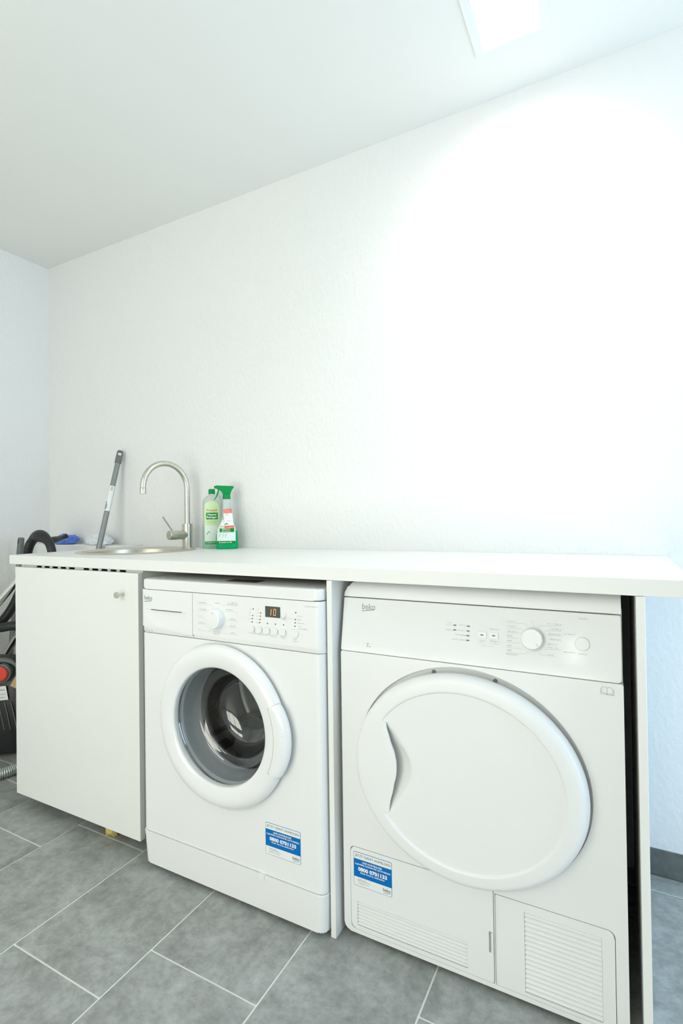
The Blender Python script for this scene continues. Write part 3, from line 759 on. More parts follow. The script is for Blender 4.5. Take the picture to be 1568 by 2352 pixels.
# porthole door
wd = part('porthole_door', (lambda b_: (lathe(b_, [(0.1565, -0.028), (0.1568, -0.0385), (0.1580, -0.0420), (0.1610, -0.0440), (0.168, -0.0462), (0.180, -0.0492), (0.194, -0.0498), (0.205, -0.0475), (0.2125, -0.0425), (0.2172, -0.0360), (0.2185, -0.0300), (0.2165, -0.0255), (0.208, -0.0235), (0.164, -0.0235)], yax(DCX, DCZ), 128, close=True), b_)[1])(nb_()), 'gloss', wm, 60)
bm = nb_()
lathe(bm, [(0.1570, -0.032), (0.1545, -0.029), (0.1490, 0.000), (0.1430, 0.026), (0.1390, 0.033), (0.1320, 0.036), (0.1200, 0.038), (0.1150, 0.042), (0.1125, 0.052), (0.1100, 0.074), (0.1040, 0.091), (0.0900, 0.103), (0.06, 0.110), (0.0, 0.112)], yax(DCX, DCZ), 96); weld(bm)
part('glass_bowl', bm, 'bowlglass', wd, 50, label='clear glass porthole bowl')
# grip at the right of the ring
bm = nb_(); n = 40; A0, A1 = math.radians(-26), math.radians(25); rows = []
def grip_prof(t):
    e = math.sin(math.pi * t) ** 0.6; o_ = 0.2187 + 0.0145 * e
    return [(0.190, -0.0485), (0.1905, -0.0512), (0.205, -0.0522), (o_ - 0.010, -0.0495), (o_ - 0.003, -0.0440), (o_, -0.0375), (o_ - 0.002, -0.031), (0.2150, -0.029), (0.2100, -0.030)]
for i in range(n + 1):
    t = i / n; an = A0 + (A1 - A0) * t; f_ = yax(DCX, DCZ); rows.append([bm.verts.new(f_(r_, an, h_)) for r_, h_ in grip_prof(t)])
for A, B in zip(rows, rows[1:]):
    for i in range(len(A)): j = (i + 1) % len(A); bm.faces.new((A[i], A[j], B[j], B[i]))
bm.faces.new(rows[0]); bm.faces.new(rows[-1][::-1])
gp = part('door_grip', bm, 'gloss', wd, 50)
f_ = yax(DCX, DCZ)
seam = [f_(0.2195, A1, -0.0375), f_(0.2150, A1, -0.0435), f_(0.205, A1, -0.0505), f_(0.1903, A1 - 0.01, -0.0515)] + [f_(0.1900, A1 - 0.01 + (A0 - A1 + 0.02) * i / 20, -0.0508) for i in range(1, 20)] + [f_(0.1903, A0 + 0.01, -0.0515), f_(0.205, A0, -0.0505), f_(0.2150, A0, -0.0435), f_(0.2195, A0, -0.0375)]
bm = nb_(); tube(bm, seam, 0.00055, 6); part('grip_seam', bm, 'midprint', wd)
bm = nb_()
for k in range(6):
    an = math.radians(-13 + 4.4 * k); c = yax(DCX, DCZ)(0.2150, an, -0.0510); bmesh.ops.create_icosphere(bm, subdivisions=2, radius=0.0015, matrix=Matrix.Translation(c))
part('grip_dots', bm, 'plastic', wd, kind='stuff')
sticker(wm, -0.1812, -0.0742, 0.1630, 0.2440, WY + 0.0004)
# brown paper label on the lid
bm = nb_(); prism(bm, [(-0.345, 0.030), (-0.240, 0.032), (-0.242, 0.080), (-0.352, 0.076)], 0.8537, 0.8541, XY)
part('lid_label', bm, 'brown', wm, False, label='dark brown paper label lying on the lid')

# ------------------------------------------------------------------ tumble dryer
QX0, QX1, QY = 0.0235, 0.6425, 0.027
td = thing('tumble_dryer', ((QX0 + QX1) / 2, 0.3, 0), 'white tumble dryer with large solid oval door and bottom grilles', 'tumble dryer')
bm = nb_(); prism(bm, [(0.0425, 0.025), (0.0425, 0.700), (0.068, 0.838), (0.575, 0.838), (0.575, 0.025)], QX0 + 0.003, QX1 - 0.0008, lambda u, v, a_: (a_, u, v)); part('cabinet_body', bm, 'appliance', td)
for x_ in (QX0 + 0.06, QX1 - 0.06):
    for y_ in (0.10, 0.50):
        bm = nb_(); lathe(bm, [(0, 0), (0.022, 0), (0.022, 0.010), (0.008, 0.012), (0.008, 0.026), (0, 0.026)], zax(x_, y_), 18); weld(bm)
        part('foot', bm, 'dark', td)
ZP, TANT = 0.700, 0.174                 # fascia leans back
PN = Vector((0, -1, TANT)).normalized(); PV = Vector((0, TANT, 1)).normalized(); PO = Vector((0, QY - 0.001, ZP))
def dp(px, py):                         # photo pixel -> (u, v) on the fascia
    p = onP(px, py, PO, PN); return (p.x, (p - PO).dot(PV))
def fas(n=0.0005):
    return lambda u, v: PO + Vector((u, 0, 0)) + PV * v + PN * n
VT = 0.1305
bm = nb_(); fa, fb = prism(bm, rr(QX0, QX1 - 0.002, 0.0, VT, (0.004, 0.008, 0.004, 0.004), 4), 0.0, -0.012, lambda u, v, a_: PO + Vector((u, 0, 0)) + PV * v + PN * a_)
bevel_front(bm, fa, 0.002, 3)
fc = part('control_panel', bm, 'gloss', td)
# lid: rounded shoulders, curved front
bm = nb_(); rows = []
tp = PO + PV * (VT + 0.0022)
prof = [(tp.y, tp.z), (tp.y + 0.002, tp.z + 0.012), (tp.y + 0.007, tp.z + 0.024), (tp.y + 0.016, tp.z + 0.034), (tp.y + 0.030, tp.z + 0.0395), (tp.y + 0.06, tp.z + 0.0405), (0.575, tp.z + 0.0405), (0.575, tp.z)]
ns = 10; RS = 0.036
cols_ = []
for i in range(ns + 1):
    an = math.radians(90 * i / ns); cols_.append((QX0 + RS - RS * math.cos(an), RS * math.sin(an)))
xs_ = [(x_, h_) for x_, h_ in cols_] + [(QX1 - 0.002, RS)]
for x_, h_ in xs_:
    row = []
    for (y_, z_) in prof:
        zc = min(z_, tp.z + 0.0405 * h_ / RS) if h_ < RS else z_
        row.append(bm.verts.new((x_, y_ if zc == z_ else y_, zc)))
    rows.append(row)
for A, B in zip(rows, rows[1:]):
    for i in range(len(A)): j = (i + 1) % len(A); bm.faces.new((A[i], A[j], B[j], B[i]))
bm.faces.new(rows[-1][::-1])
bmesh.ops.remove_doubles(bm, verts=bm.verts[:], dist=1e-5)
part('lid', bm, 'plastic', td, 30)
# front plate
DEX, DEZ = 0.328, 0.456
bm = nb_(); fa, fb = prism(bm, rr(QX0, QX1, 0.012, 0.6985, (0.018, 0.003, 0.003, 0.003), 6), QY, 0.042, XZ); bevel_front(bm, fa, 0.002, 2)
ff = part('front_plate', bm, 'appliance', td)
FLL = rr(0.0425, 0.3885, 0.0222, 0.2225, (0.012, 0.002, 0.002, 0.012), 5); FLR = rr(0.3905, 0.6205, 0.0222, 0.2165, (0.002, 0.002, 0.014, 0.002), 5)
NE = 96
ELL = lambda sx, sz: [(DEX + sx * math.cos(2 * math.pi * i / NE), DEZ + sz * math.sin(2 * math.pi * i / NE)) for i in range(NE)]
cb = nb_(); prism(cb, ELL(0.2578, 0.2362), -0.05, 0.0385, XZ); cut(ff, cb)
# the oval door dips over the top of the flaps, so these recesses are cut separately
cb = nb_(); prism(cb, FLL, -0.05, 0.039, XZ); cut(ff, cb)
cb = nb_(); prism(cb, FLR, -0.05, 0.039, XZ); cut(ff, cb)
# screws in the door recess
for px, py in ((996, 1543), (1137, 1564)):
    c = onY(px, py, 0.0375)
    bm = nb_(); lathe(bm, [(0, 0.0335), (0.0032, 0.0335), (0.0048, 0.0355), (0.0048, 0.0385), (0, 0.0385)], yax(c.x, min(c.z, 0.682)), 20); weld(bm); part('screw', bm, 'greymetal', ff)
# oval door: lathe of an oval with a shallow inner field and the finger scoop
def edge_x(z):                           # curved free edge of the grip plate
    K = [(0.340, 0.163), (0.354, 0.164), (0.372, 0.1665), (0.410, 0.1755), (0.440, 0.1825), (0.455, 0.1835), (0.470, 0.1830), (0.486, 0.1800), (0.519, 0.1680), (0.545, 0.1605), (0.5556, 0.1597), (0.58, 0.160)]
    if z <= K[0][0]: return K[0][1]
    for (a_, b_), (c_, d_) in zip(K, K[1:]):
        if z <= c_:
            t = (z - a_) / (c_ - a_); t = t * t * (3 - 2 * t) * 0.5 + t * 0.5; return b_ + (d_ - b_) * t
    return K[-1][1]
def scoop_w(z):
    t = (z - 0.352) / (0.5556 - 0.352)
    return 0.0 if t <= 0 or t >= 1 else 0.036 * math.sin(math.pi * t) ** 0.75
DRX, DRZ = 0.2535, 0.2265
IN = 0.845
def door_profile(t):
    if t < IN - 0.012: return -0.0085
    if t < IN: s = (t - IN + 0.012) / 0.012; return -0.0085 - 0.0035 * s * s * (3 - 2 * s)
    if t < 0.93: return -0.012 + 0.001 * ((t - IN) / (0.93 - IN)) ** 2
    s = (t - 0.93) / 0.07; return -0.011 + 0.022 * (1 - math.sqrt(max(0, 1 - s * s)))
def door_y(x, z, t):
    y = door_profile(t)
    w = scoop_w(z)
    if w > 0:
        e = edge_x(z); s = (x - e) / w
        if -1.2 < s < 1: y += 0.024 * (w / 0.036) * (1 - max(s, 0)) ** 0.85
        if -1.2 < s <= 0: pass
        elif s <= -1.2 and x < 0.2: y += 0.0
    return y
bm = nb_(); ts = [0.02 + (IN - 0.014 - 0.02) * (i / 60) for i in range(61)] + [IN - 0.012, IN - 0.009, IN - 0.006, IN - 0.003, IN, 0.86, 0.885, 0.91, 0.93, 0.945, 0.958, 0.97, 0.98, 0.988, 0.994, 0.998, 1.0]
NA = 200; rows = []
for k in range(NA):
    an = 2 * math.pi * k / NA
    row = []
    for t in ts:
        x_ = DEX + DRX * t * math.cos(an); z_ = DEZ + DRZ * t * math.sin(an); row.append(bm.verts.new((x_, door_y(x_, z_, t), z_)))
    for (t, y_) in ((0.998, 0.019), (0.985, 0.0235), (0.6, 0.0235)):
        row.append(bm.verts.new((DEX + DRX * t * math.cos(an), y_, DEZ + DRZ * t * math.sin(an))))
    rows.append(row)
for k in range(NA):
    A = rows[k]; B = rows[(k + 1) % NA]
    for i in range(len(A) - 1): bm.faces.new((A[i], B[i], B[i + 1], A[i + 1]))
bm.faces.new([r[0] for r in rows]); bm.faces.new([r[-1] for r in rows][::-1])
od = part('oval_door', bm, 'plastic', td, 60)
# grip plate: follows the ring at the outside, free wavy edge inside
bm = nb_(); nz_, nu = 40, 16; rows = []; rowsb = []
for i in range(nz_ + 1):
    s = i / nz_
    # outer end runs round the oval, inner end down the wavy edge
    an = math.radians(148.5 + (212.5 - 148.5) * s); po = Vector((DEX + DRX * 1.001 * math.cos(an), DEZ + DRZ * 1.001 * math.sin(an)))
    zi = 0.5556 + (0.354 - 0.5556) * s; pi_ = Vector((edge_x(zi), zi)); row = []; rb = []
    for j in range(nu + 1):
        p = po.lerp(pi_, (j / nu) ** 1.6)
        t = math.hypot((p.x - DEX) / DRX, (p.y - DEZ) / DRZ)
        y = door_profile(min(1.0, max(t, IN))) - 0.0014
        if j == 0: y = 0.0105
        if j == nu: y += 0.0012
        row.append(bm.verts.new((p.x, y, p.y))); rb.append(bm.verts.new((p.x + (0.0 if j < nu else -0.0015), max(y + 0.007, 0.012 if j == 0 else -1), p.y)))
    rows.append(row); rowsb.append(rb)
for R_ in (rows, rowsb):
    for A, B in zip(R_, R_[1:]):
        for j in range(nu): bm.faces.new((A[j], A[j + 1], B[j + 1], B[j]))
loopA = rows[0] + [r[-1] for r in rows[1:]] + rows[-1][-2::-1] + [r[0] for r in rows[-2:0:-1]]
loopB = rowsb[0] + [r[-1] for r in rowsb[1:]] + rowsb[-1][-2::-1] + [r[0] for r in rowsb[-2:0:-1]]
for i in range(len(loopA)):
    j = (i + 1) % len(loopA); bm.faces.new((loopA[i], loopA[j], loopB[j], loopB[i]))
part('grip_plate', bm, 'plastic', od, 40)
# lower flaps
def flap(name, poly, gx0, gx1, gz0, gz1):
    bm = nb_(); ins = []
    cx = sum(p[0] for p in poly) / len(poly); cz = sum(p[1] for p in poly) / len(poly)
    ins = [(p[0] + (0.0012 if p[0] < cx else -0.0012), p[1] + (0.0012 if p[1] < cz else -0.0012)) for p in poly]
    fa, fb = prism(bm, ins, QY - 0.0008, 0.0385, XZ); bevel_front(bm, fa, 0.0022, 2)
    o = part(name, bm, 'appliance', td)
    cb = nb_(); box(cb, gx0, gx1, -0.05, QY + 0.0055, gz0, gz1); cut(o, cb)
    return o
def slats(parent, gx0, gx1, gz0, gz1, n):
    p = (gz1 - gz0) / n
    for i in range(n):
        z0 = gz0 + p * i + 0.0009; z1 = gz0 + p * (i + 1) - 0.0004
        bm = nb_(); prof = [(QY + 0.0053, z0), (QY - 0.0004, z0 + 0.0008), (QY - 0.0012, z0 + p * 0.30), (QY + 0.0046, z1), (QY + 0.0053, z1)]
        A = [bm.verts.new((gx0 + 0.0004, y_, z_)) for y_, z_ in prof]; B = [bm.verts.new((gx1 - 0.0004, y_, z_)) for y_, z_ in prof]
        bm.faces.new(A); bm.faces.new(B[::-1])
        for k in range(5): bm.faces.new((A[k], A[(k + 1) % 5], B[(k + 1) % 5], B[k]))
        part('grille_slat', bm, 'appliance', parent, False)
f_l = flap('filter_flap', FLL, 0.0605, 0.3305, 0.0330, 0.0905)
slats(f_l, 0.0605, 0.3305, 0.0330, 0.0905, 7)
f_r = flap('vent_panel', FLR, 0.4510, 0.5965, 0.0310, 0.1970)
slats(f_r, 0.4510, 0.5965, 0.0310, 0.1970, 17)
cb = nb_(); box(cb, 0.3772, 0.3850, -0.05, 0.036, 0.0865, 0.1315); cut(f_l, cb)
bm = bx(0.3825, 0.3862, QY - 0.0025, 0.035, 0.0845, 0.1300, bev=0.0008); part('latch', bm, 'plastic', f_l)
sticker(td, 0.0522, 0.1525, 0.1295, 0.2110, QY - 0.0014)
# fascia details
def uv_box(px0, py0, px1, py1):
    u0, v1 = dp(px0, py0); u1, v0 = dp(px1, py1); return u0, u1, min(v0, v1), max(v0, v1)
def c8(x_, y_): return dp(760 + x_ / 2.24, 1320 + y_ / 2.24)
u0, v0 = c8(160, 175); u1, v1 = c8(228, 150)
bm = nb_(); text(bm, 'beko', u0, u1, v0 - 0.001, v0 + 0.0135, fas(), -0.002); seg2(bm, c8(158, 186), c8(224, 181), 0.0017, fas())
part('logo', bm, 'midprint', fc, False, label='grey underlined brand lettering', kind='stuff')
bm = nb_(); a_ = c8(182, 372); b_ = c8(194, 350); text(bm, '7', a_[0], b_[0], a_[1], a_[1] + 0.0092, fas()); 
rn = random.Random(3); q = c8(195, 372); smudge(bm, q[0], q[0] + 0.004, q[1], 0.0022, fas(), rn)
part('capacity_print', bm, 'midprint', fc, False, kind='stuff')
def raised(name, poly_uv, t0, t1, mat, parent, bev=0):
    bm = nb_(); fa, fb = prism(bm, poly_uv, t1, t0, lambda u, v, a_: PO + Vector((u, 0, 0)) + PV * v + PN * a_)
    if bev: bevel_front(bm, fa, bev, 2)
    return part(name, bm, mat, parent)
for x_, y_ in ((637, 260), (636, 284), (706, 265), (705, 290), (704, 314), (703, 338)):
    u, v = c8(x_, y_); raised('indicator_lamp', rr(u - 0.0034, u + 0.0034, v - 0.0014, v + 0.0014, 0.0012, 3), 0, 0.0006, 'greyplastic', fc)
for x_, y_ in ((777, 310), (837, 314)):
    u, v = c8(x_, y_); bt = raised('push_button', rr(u - 0.0095, u + 0.0095, v - 0.0068, v + 0.0068, 0.0012, 3), 0, 0.0022, 'plastic', fc, 0.0007)
    raised('button_mark', rr(u - 0.0034, u + 0.0034, v - 0.0013, v + 0.0013, 0.001, 3), 0.0020, 0.0026, 'greyplastic', bt)
u, v = c8(1036, 331); KO = PO + Vector((u, 0, 0)) + PV * v
bm = nb_(); lathe(bm, [(0, -0.001), (0.0232, -0.001), (0.0232, 0.0025), (0, 0.0025)], frame_ax(KO, PN), 56); weld(bm); part('knob_ring', bm, 'silverhose', fc)
bm = nb_(); lathe(bm, [(0, 0.0025), (0.0222, 0.0025), (0.0213, 0.013), (0.0200, 0.0148), (0, 0.0155)], frame_ax(KO, PN), 56); weld(bm); kn2 = part('programme_knob', bm, 'plastic', fc)
bm = nb_(); seg2(bm, (u + 0.009, v - 0.009), (u + 0.0135, v - 0.0135), 0.0012, fas(0.0158)); part('pointer_mark', bm, 'greyprint', kn2, False)
u, v = c8(1293, 357); RO = PO + Vector((u, 0, 0)) + PV * v
bm = nb_(); lathe(bm, [(0, -0.001), (0.0138, -0.001), (0.0138, 0.0008), (0, 0.0008)], frame_ax(RO, PN), 40); weld(bm); part('button_ring', bm, 'silverhose', fc)
bm = nb_(); lathe(bm, [(0, 0.0008), (0.0131, 0.0008), (0.0126, 0.0030), (0.0115, 0.0034), (0, 0.0029)], frame_ax(RO, PN), 40); weld(bm); part('start_button', bm, 'plastic', fc)
bm = nb_(); rn = random.Random(21)
for (xa, xb, y_) in ((905, 942, 241), (905, 950, 268), (905, 958, 295), (905, 932, 317), (905, 930, 342), (905, 930, 368), (905, 932, 392), (903, 972, 414), (1029, 1051, 248), (1110, 1185, 258), (1122, 1185, 284), (1115, 1185, 310), (1120, 1185, 338), (1112, 1160, 362), (1112, 1170, 380), (1118, 1148, 416), (1198, 1254, 310), (1196, 1256, 403), (1274, 1322, 231), (600, 622, 250), (593, 626, 262), (586, 624, 286), (660, 696, 263), (650, 694, 289), (635, 692, 313), (617, 690, 337), (766, 792, 342), (764, 794, 352), (817, 866, 284), (815, 864, 346), (812, 868, 358)):
    a_ = c8(xa, y_); b_ = c8(xb, y_); smudge(bm, a_[0], b_[0], (a_[1] + b_[1]) / 2, 0.0031, fas(), rn)
a_ = c8(1273, 410); b_ = c8(1318, 410); text(bm, 'Start/Pause', a_[0], b_[0], a_[1], a_[1] + 0.0034, fas())
for (p, q) in (((903, 246), (1000, 252)), ((1000, 252), (1012, 266)), ((903, 274), (985, 279)), ((903, 298), (980, 301)), ((903, 322), (968, 328)), ((903, 348), (970, 352)), ((903, 375), (975, 380)), ((903, 400), (1000, 408)), ((1000, 408), (1008, 398)), ((1040, 258), (1040, 270)), ((1185, 264), (1075, 262)), ((1075, 262), (1066, 272)), ((1185, 290), (1098, 288)), ((1185, 315), (1112, 310)), ((1150, 420), (1076, 412)), ((1076, 412), (1068, 402)), ((1185, 386), (1095, 384)), ((775, 362), (800, 366)), ((812, 367), (838, 370))):
    seg2(bm, c8(*p), c8(*q), 0.0006, fas())
part('panel_print', bm, 'greyprint', fc, False, label='pale grey programme markings', kind='stuff')
# open-book symbol
bm = nb_(); fb_ = flat(QY - 0.0004)
def bk(x_, y_): p = onY(760 + x_ / 2.24, 1320 + y_ / 2.24, QY); return (p.x, p.z)
for (p, q) in (((1392, 577), (1392, 606)), ((1420, 583), (1420, 615)), ((1448, 590), (1448, 618)), ((1392, 577), (1406, 576)), ((1406, 576), (1420, 583)), ((1420, 583), (1434, 579)), ((1434, 579), (1448, 590)), ((1392, 606), (1406, 606)), ((1406, 606), (1420, 615)), ((1420, 615), (1434, 612)), ((1434, 612), (1448, 618)), ((1386, 582), (1386, 612)), ((1386, 612), (1455, 622)), ((1455, 622), (1455, 592))):
    seg2(bm, bk(*p), bk(*q), 0.0006, fb_)
part('book_symbol', bm, 'midprint', ff, False, label='thin grey open book symbol', kind='stuff')

# ------------------------------------------------------------------ cleaning bottles
def bottle_frame(x_, y_):
    n = Vector((CAM.x - x_, CAM.y - y_, 0)).normalized(); s = Vector((-n.y, n.x, 0))
    o_ = Vector((x_, y_, WT1))
    return lambda u, d, h: o_ + s * u + n * d + Vector((0, 0, h))
def loft(bm, levels, fr, seg=36, p=2.6, caps=True):
    """levels: (h, half width, half depth, shift) with super-elliptic sections"""
    rows = []
    for (h, w, d, sh) in levels:
        row = []
        for k in range(seg):
            a_ = 2 * math.pi * k / seg; c_, s_ = math.cos(a_), math.sin(a_)
            row.append(bm.verts.new(fr(sh + w * math.copysign(abs(c_) ** (2 / p), c_), d * math.copysign(abs(s_) ** (2 / p), s_), h)))
        rows.append(row)
    for A, B in zip(rows, rows[1:]):
        for k in range(seg): j = (k + 1) % seg; bm.faces.new((A[k], A[j], B[j], B[k]))
    if caps: bm.faces.new(rows[0][::-1]); bm.faces.new(rows[-1])
def dense(levels, n=5):
    out = []
    P = spline([Vector((l[0], l[1], l[2])) for l in levels], n)
    return [(max(0, p.x), p.y, p.z, 0) for p in P]
def label_patch(name, fr, prof, u0, u1, h0, h1, mat, parent, off, shape=None):
    """thin label that follows the bottle's front"""
    def width(h):
        for a_, b_ in zip(prof, prof[1:]):
            if h <= b_[0]:
                t = (h - a_[0]) / max(1e-9, b_[0] - a_[0]); return a_[1] + (b_[1] - a_[1]) * t, a_[2] + (b_[2] - a_[2]) * t
        return prof[-1][1], prof[-1][2]
    def pt(u, h):
        w, d = width(h); q = min(0.999, abs(u) / w); return fr(u, d * (1 - q ** 2.6) ** (1 / 2.6) + off, h)
    return pt, name, mat, parent
def patch(bm, pt, u0, u1, h0, h1, nu=10, nh=8, shape=None):
    rows = []
    for i in range(nh + 1):
        h = h0 + (h1 - h0) * i / nh; row = []
        s = shape(i / nh) if shape else (1, 1)
        for j in range(nu + 1):
            u = u0 * s[0] + (u1 * s[1] - u0 * s[0]) * j / nu; row.append(bm.verts.new(pt(u, h)))
        rows.append(row)
    for A, B in zip(rows, rows[1:]):
        for j in range(nu): bm.faces.new((A[j], A[j + 1], B[j + 1], B[j]))

# bottle with a plain screw cap, a third full
fr = bottle_frame(-0.8655, 0.556)
b1 = thing('cleaner_bottle', (-0.8655, 0.556, WT1), 'frosted bottle with green cap and green neutral cleaner label', 'bottle')
prof1 = dense([(0.0, 0.037, 0.021), (0.003, 0.0395, 0.0235), (0.03, 0.0395, 0.024), (0.09, 0.0385, 0.024), (0.128, 0.0372, 0.0235), (0.160, 0.0375, 0.0235), (0.190, 0.0378, 0.0235), (0.206, 0.034, 0.022), (0.216, 0.024, 0.0185), (0.222, 0.0155, 0.0150), (0.226, 0.0130, 0.0130), (0.2275, 0.0130, 0.0130)], 4)
bm = nb_(); loft(bm, [l for l in prof1 if l[0] >= 0.0885], fr); part('body', bm, 'frosted', b1, 60)
bm = nb_(); loft(bm, [l for l in prof1 if l[0] <= 0.0910], fr); part('liquid', bm, 'mintliquid', b1, 60, label='pale green liquid in the lower half')
bm = nb_(); loft(bm, [(0.2275, 0.0115, 0.0115, 0), (0.2276, 0.0130, 0.0130, 0), (0.2285, 0.0135, 0.0135, 0), (0.244, 0.0132, 0.0132, 0), (0.2475, 0.0125, 0.0125, 0), (0.2485, 0.0105, 0.0105, 0)], fr, 40, 2.0); part('cap', bm, 'green', b1)
pt, *_ = label_patch('label', fr, prof1, 0, 0, 0, 0, None, None, 0.0006)
pt2, *_ = label_patch('label', fr, prof1, 0, 0, 0, 0, None, None, 0.0012)
pt3, *_ = label_patch('label', fr, prof1, 0, 0, 0, 0, None, None, 0.0017)
arch = lambda s: (1, 1) if s < 0.86 else (math.sqrt(max(0.02, 1 - ((s - 0.86) / 0.145) ** 2)),) * 2
bm = nb_(); patch(bm, pt, -0.0305, 0.0305, 0.018, 0.198, 12, 24, arch); lb = part('label', bm, 'labelgreen', b1, 60)
bm = nb_(); patch(bm, pt2, -0.0300, 0.0300, 0.030, 0.096, 12, 10); part('picture_field', bm, 'labelwhite', lb, 60)
bm = nb_(); patch(bm, pt2, -0.0300, 0.0300, 0.0185, 0.0290, 12, 2); part('green_band', bm, 'greenprint', lb, 60); bm = nb_(); patch(bm, pt2, -0.0235, 0.0235, 0.1215, 0.1490, 12, 4); part('green_band', bm, 'greenprint', lb, 60)
for t_ in (('Neutral', -0.0180, 0.0180, 0.1370, 0.1455), ('Reiniger', -0.0210, 0.0210, 0.1240, 0.1345), ('Bio-Qualit\u00e4t seit 1986', -0.027, 0.022, 0.0212, 0.0265)): words('white_lettering', *t_, pt3, 'whiteprint', lb, 0.03)
bm = nb_(); text(bm, 'Frosch', -0.0215, 0.0215, 0.1545, 0.1640, pt3, 0.01); part('red_lettering', bm, 'orangeprint', lb, False, kind='stuff')
bm = nb_(); rn = random.Random(6); smudge(bm, -0.022, 0.022, 0.1115, 0.0035, pt3, rn); smudge(bm, -0.018, 0.018, 0.1050, 0.0033, pt3, rn); part('small_print', bm, pm('pale_olive_print', (0.45, 0.55, 0.25), 0.6), lb, False, kind='stuff')
bm = nb_(); P_ = [(-0.021, 0.058), (-0.018, 0.066), (-0.012, 0.070), (-0.007, 0.067)]
for p, q in zip(P_, P_[1:]): seg2(bm, p, q, 0.0028, pt3)
part('tap_drawing', bm, pm('grey_green_print', (0.22, 0.32, 0.26), 0.6), lb, False)

# spray bottle
fr2 = bottle_frame(-0.7705, 0.538)
b2 = thing('spray_bottle', (-0.7705, 0.538, WT1), 'clear spray bottle of green glass cleaner with green trigger head', 'bottle')
prof2 = dense([(0.0, 0.039, 0.020), (0.003, 0.0435, 0.0235), (0.012, 0.0450, 0.0245), (0.045, 0.0440, 0.0245), (0.068, 0.0415, 0.024), (0.090, 0.0345, 0.0225), (0.110, 0.0262, 0.021), (0.130, 0.0195, 0.0185), (0.150, 0.0172, 0.0172), (0.175, 0.0165, 0.0165), (0.196, 0.0162, 0.0162), (0.203, 0.0135, 0.0135)], 4)
bm = nb_(); loft(bm, [l for l in prof2 if l[0] >= 0.0740], fr2); part('body', bm, 'frosted', b2, 60, label='clear plastic upper half')
bm = nb_(); loft(bm, [l for l in prof2 if l[0] <= 0.0770], fr2); part('liquid', bm, 'greenliquid', b2, 60, label='bright green liquid in the lower half')
bm = nb_(); loft(bm, [(0.2035, 0.0155, 0.0155, 0), (0.2045, 0.0160, 0.0160, 0), (0.221, 0.0152, 0.0152, 0), (0.2235, 0.0140, 0.0140, 0)], fr2, 36, 2.0)
part('collar', bm, 'green', b2)
def side_prism(bm, poly, half, fr, bev=0):
    A = [bm.verts.new(fr(u, half, h)) for u, h in poly]; B = [bm.verts.new(fr(u, -half, h)) for u, h in poly]
    fa = bm.faces.new(A); fb = bm.faces.new(B[::-1])
    for i in range(len(poly)): j = (i + 1) % len(poly); bm.faces.new((A[j], A[i], B[i], B[j]))
    if bev: bmesh.ops.bevel(bm, geom=list(set(fa.edges) | set(fb.edges)), offset=bev, segments=2, profile=0.5, affect='EDGES')
bm = nb_(); side_prism(bm, [(-0.0145, 0.2230), (0.0150, 0.2230), (0.0155, 0.2305), (0.0190, 0.2400), (0.0268, 0.2480), (0.0300, 0.2515), (0.0262, 0.2565), (-0.0120, 0.2575), (-0.0400, 0.2590), (-0.0440, 0.2565), (-0.0450, 0.2515), (-0.0420, 0.2455), (-0.0330, 0.2430), (-0.0250, 0.2410), (-0.0190, 0.2340)], 0.0095, fr2, 0.002)
hd = part('spray_head', bm, 'green', b2)
bm = nb_(); side_prism(bm, [(-0.0350, 0.2430), (-0.0295, 0.2425), (-0.0305, 0.2330), (-0.0335, 0.2220), (-0.0395, 0.2110), (-0.0478, 0.1995), (-0.0500, 0.2005), (-0.0440, 0.2110), (-0.0390, 0.2220), (-0.0365, 0.2330)], 0.0060, fr2, 0.001); part('trigger', bm, 'green', hd)
bm = nb_(); lathe(bm, [(0, 0), (0.0058, 0), (0.0058, 0.005), (0.002, 0.005), (0, 0.0045)], frame_ax(fr2(-0.0440, 0, 0.2520), fr2(-1, 0, 0) - fr2(0, 0, 0)), 16); weld(bm); part('nozzle', bm, 'green', hd)
q1, *_ = label_patch('l', fr2, prof2, 0, 0, 0, 0, None, None, 0.0006); q2, *_ = label_patch('l', fr2, prof2, 0, 0, 0, 0, None, None, 0.0012); q3, *_ = label_patch('l', fr2, prof2, 0, 0, 0, 0, None, None, 0.0018); q4, *_ = label_patch('l', fr2, prof2, 0, 0, 0, 0, None, None, 0.0024)
def taper(s):
    return (1, 1) if s < 0.5 else (1 - 0.75 * ((s - 0.5) / 0.5) ** 1.3,) * 2
bm = nb_(); patch(bm, q1, -0.0400, 0.0340, 0.030, 0.124, 14, 20, taper); lb2 = part('label', bm, 'labelwhite', b2, 60)
bm = nb_(); patch(bm, q2, -0.0395, 0.0330, 0.0230, 0.0330, 12, 3); part('green_band', bm, 'greenprint', lb2, 60); bm = nb_(); patch(bm, q2, -0.0290, 0.0290, 0.0685, 0.0840, 12, 4); part('green_band', bm, 'greenprint', lb2, 60)
for t_ in (('Spiritus', -0.0195, 0.0130, 0.0770, 0.0835), ('Glas-Reiniger', -0.0215, 0.0145, 0.0695, 0.0755), ('Bio-Qualit\u00e4t seit 1986', -0.0320, 0.0190, 0.0245, 0.0300)): words('white_lettering', *t_, q3, 'whiteprint', lb2, 0.02)
bm = nb_(); text(bm, 'Frosch', -0.0245, 0.0120, 0.0870, 0.0955, q3, 0.01); part('red_lettering', bm, 'orangeprint', lb2, False, kind='stuff')
bm = nb_(); rn = random.Random(16)
for (u, h, c_) in ((-0.030, 0.050, 0), (-0.017, 0.050, 0), (-0.006, 0.050, 0)): seg2(bm, (u, h), (u + 0.003, h + 0.014), 0.004, q3)
part('picture_print', bm, pm('pale_blue_print', (0.55, 0.72, 0.80), 0.6), lb2, False, kind='stuff')
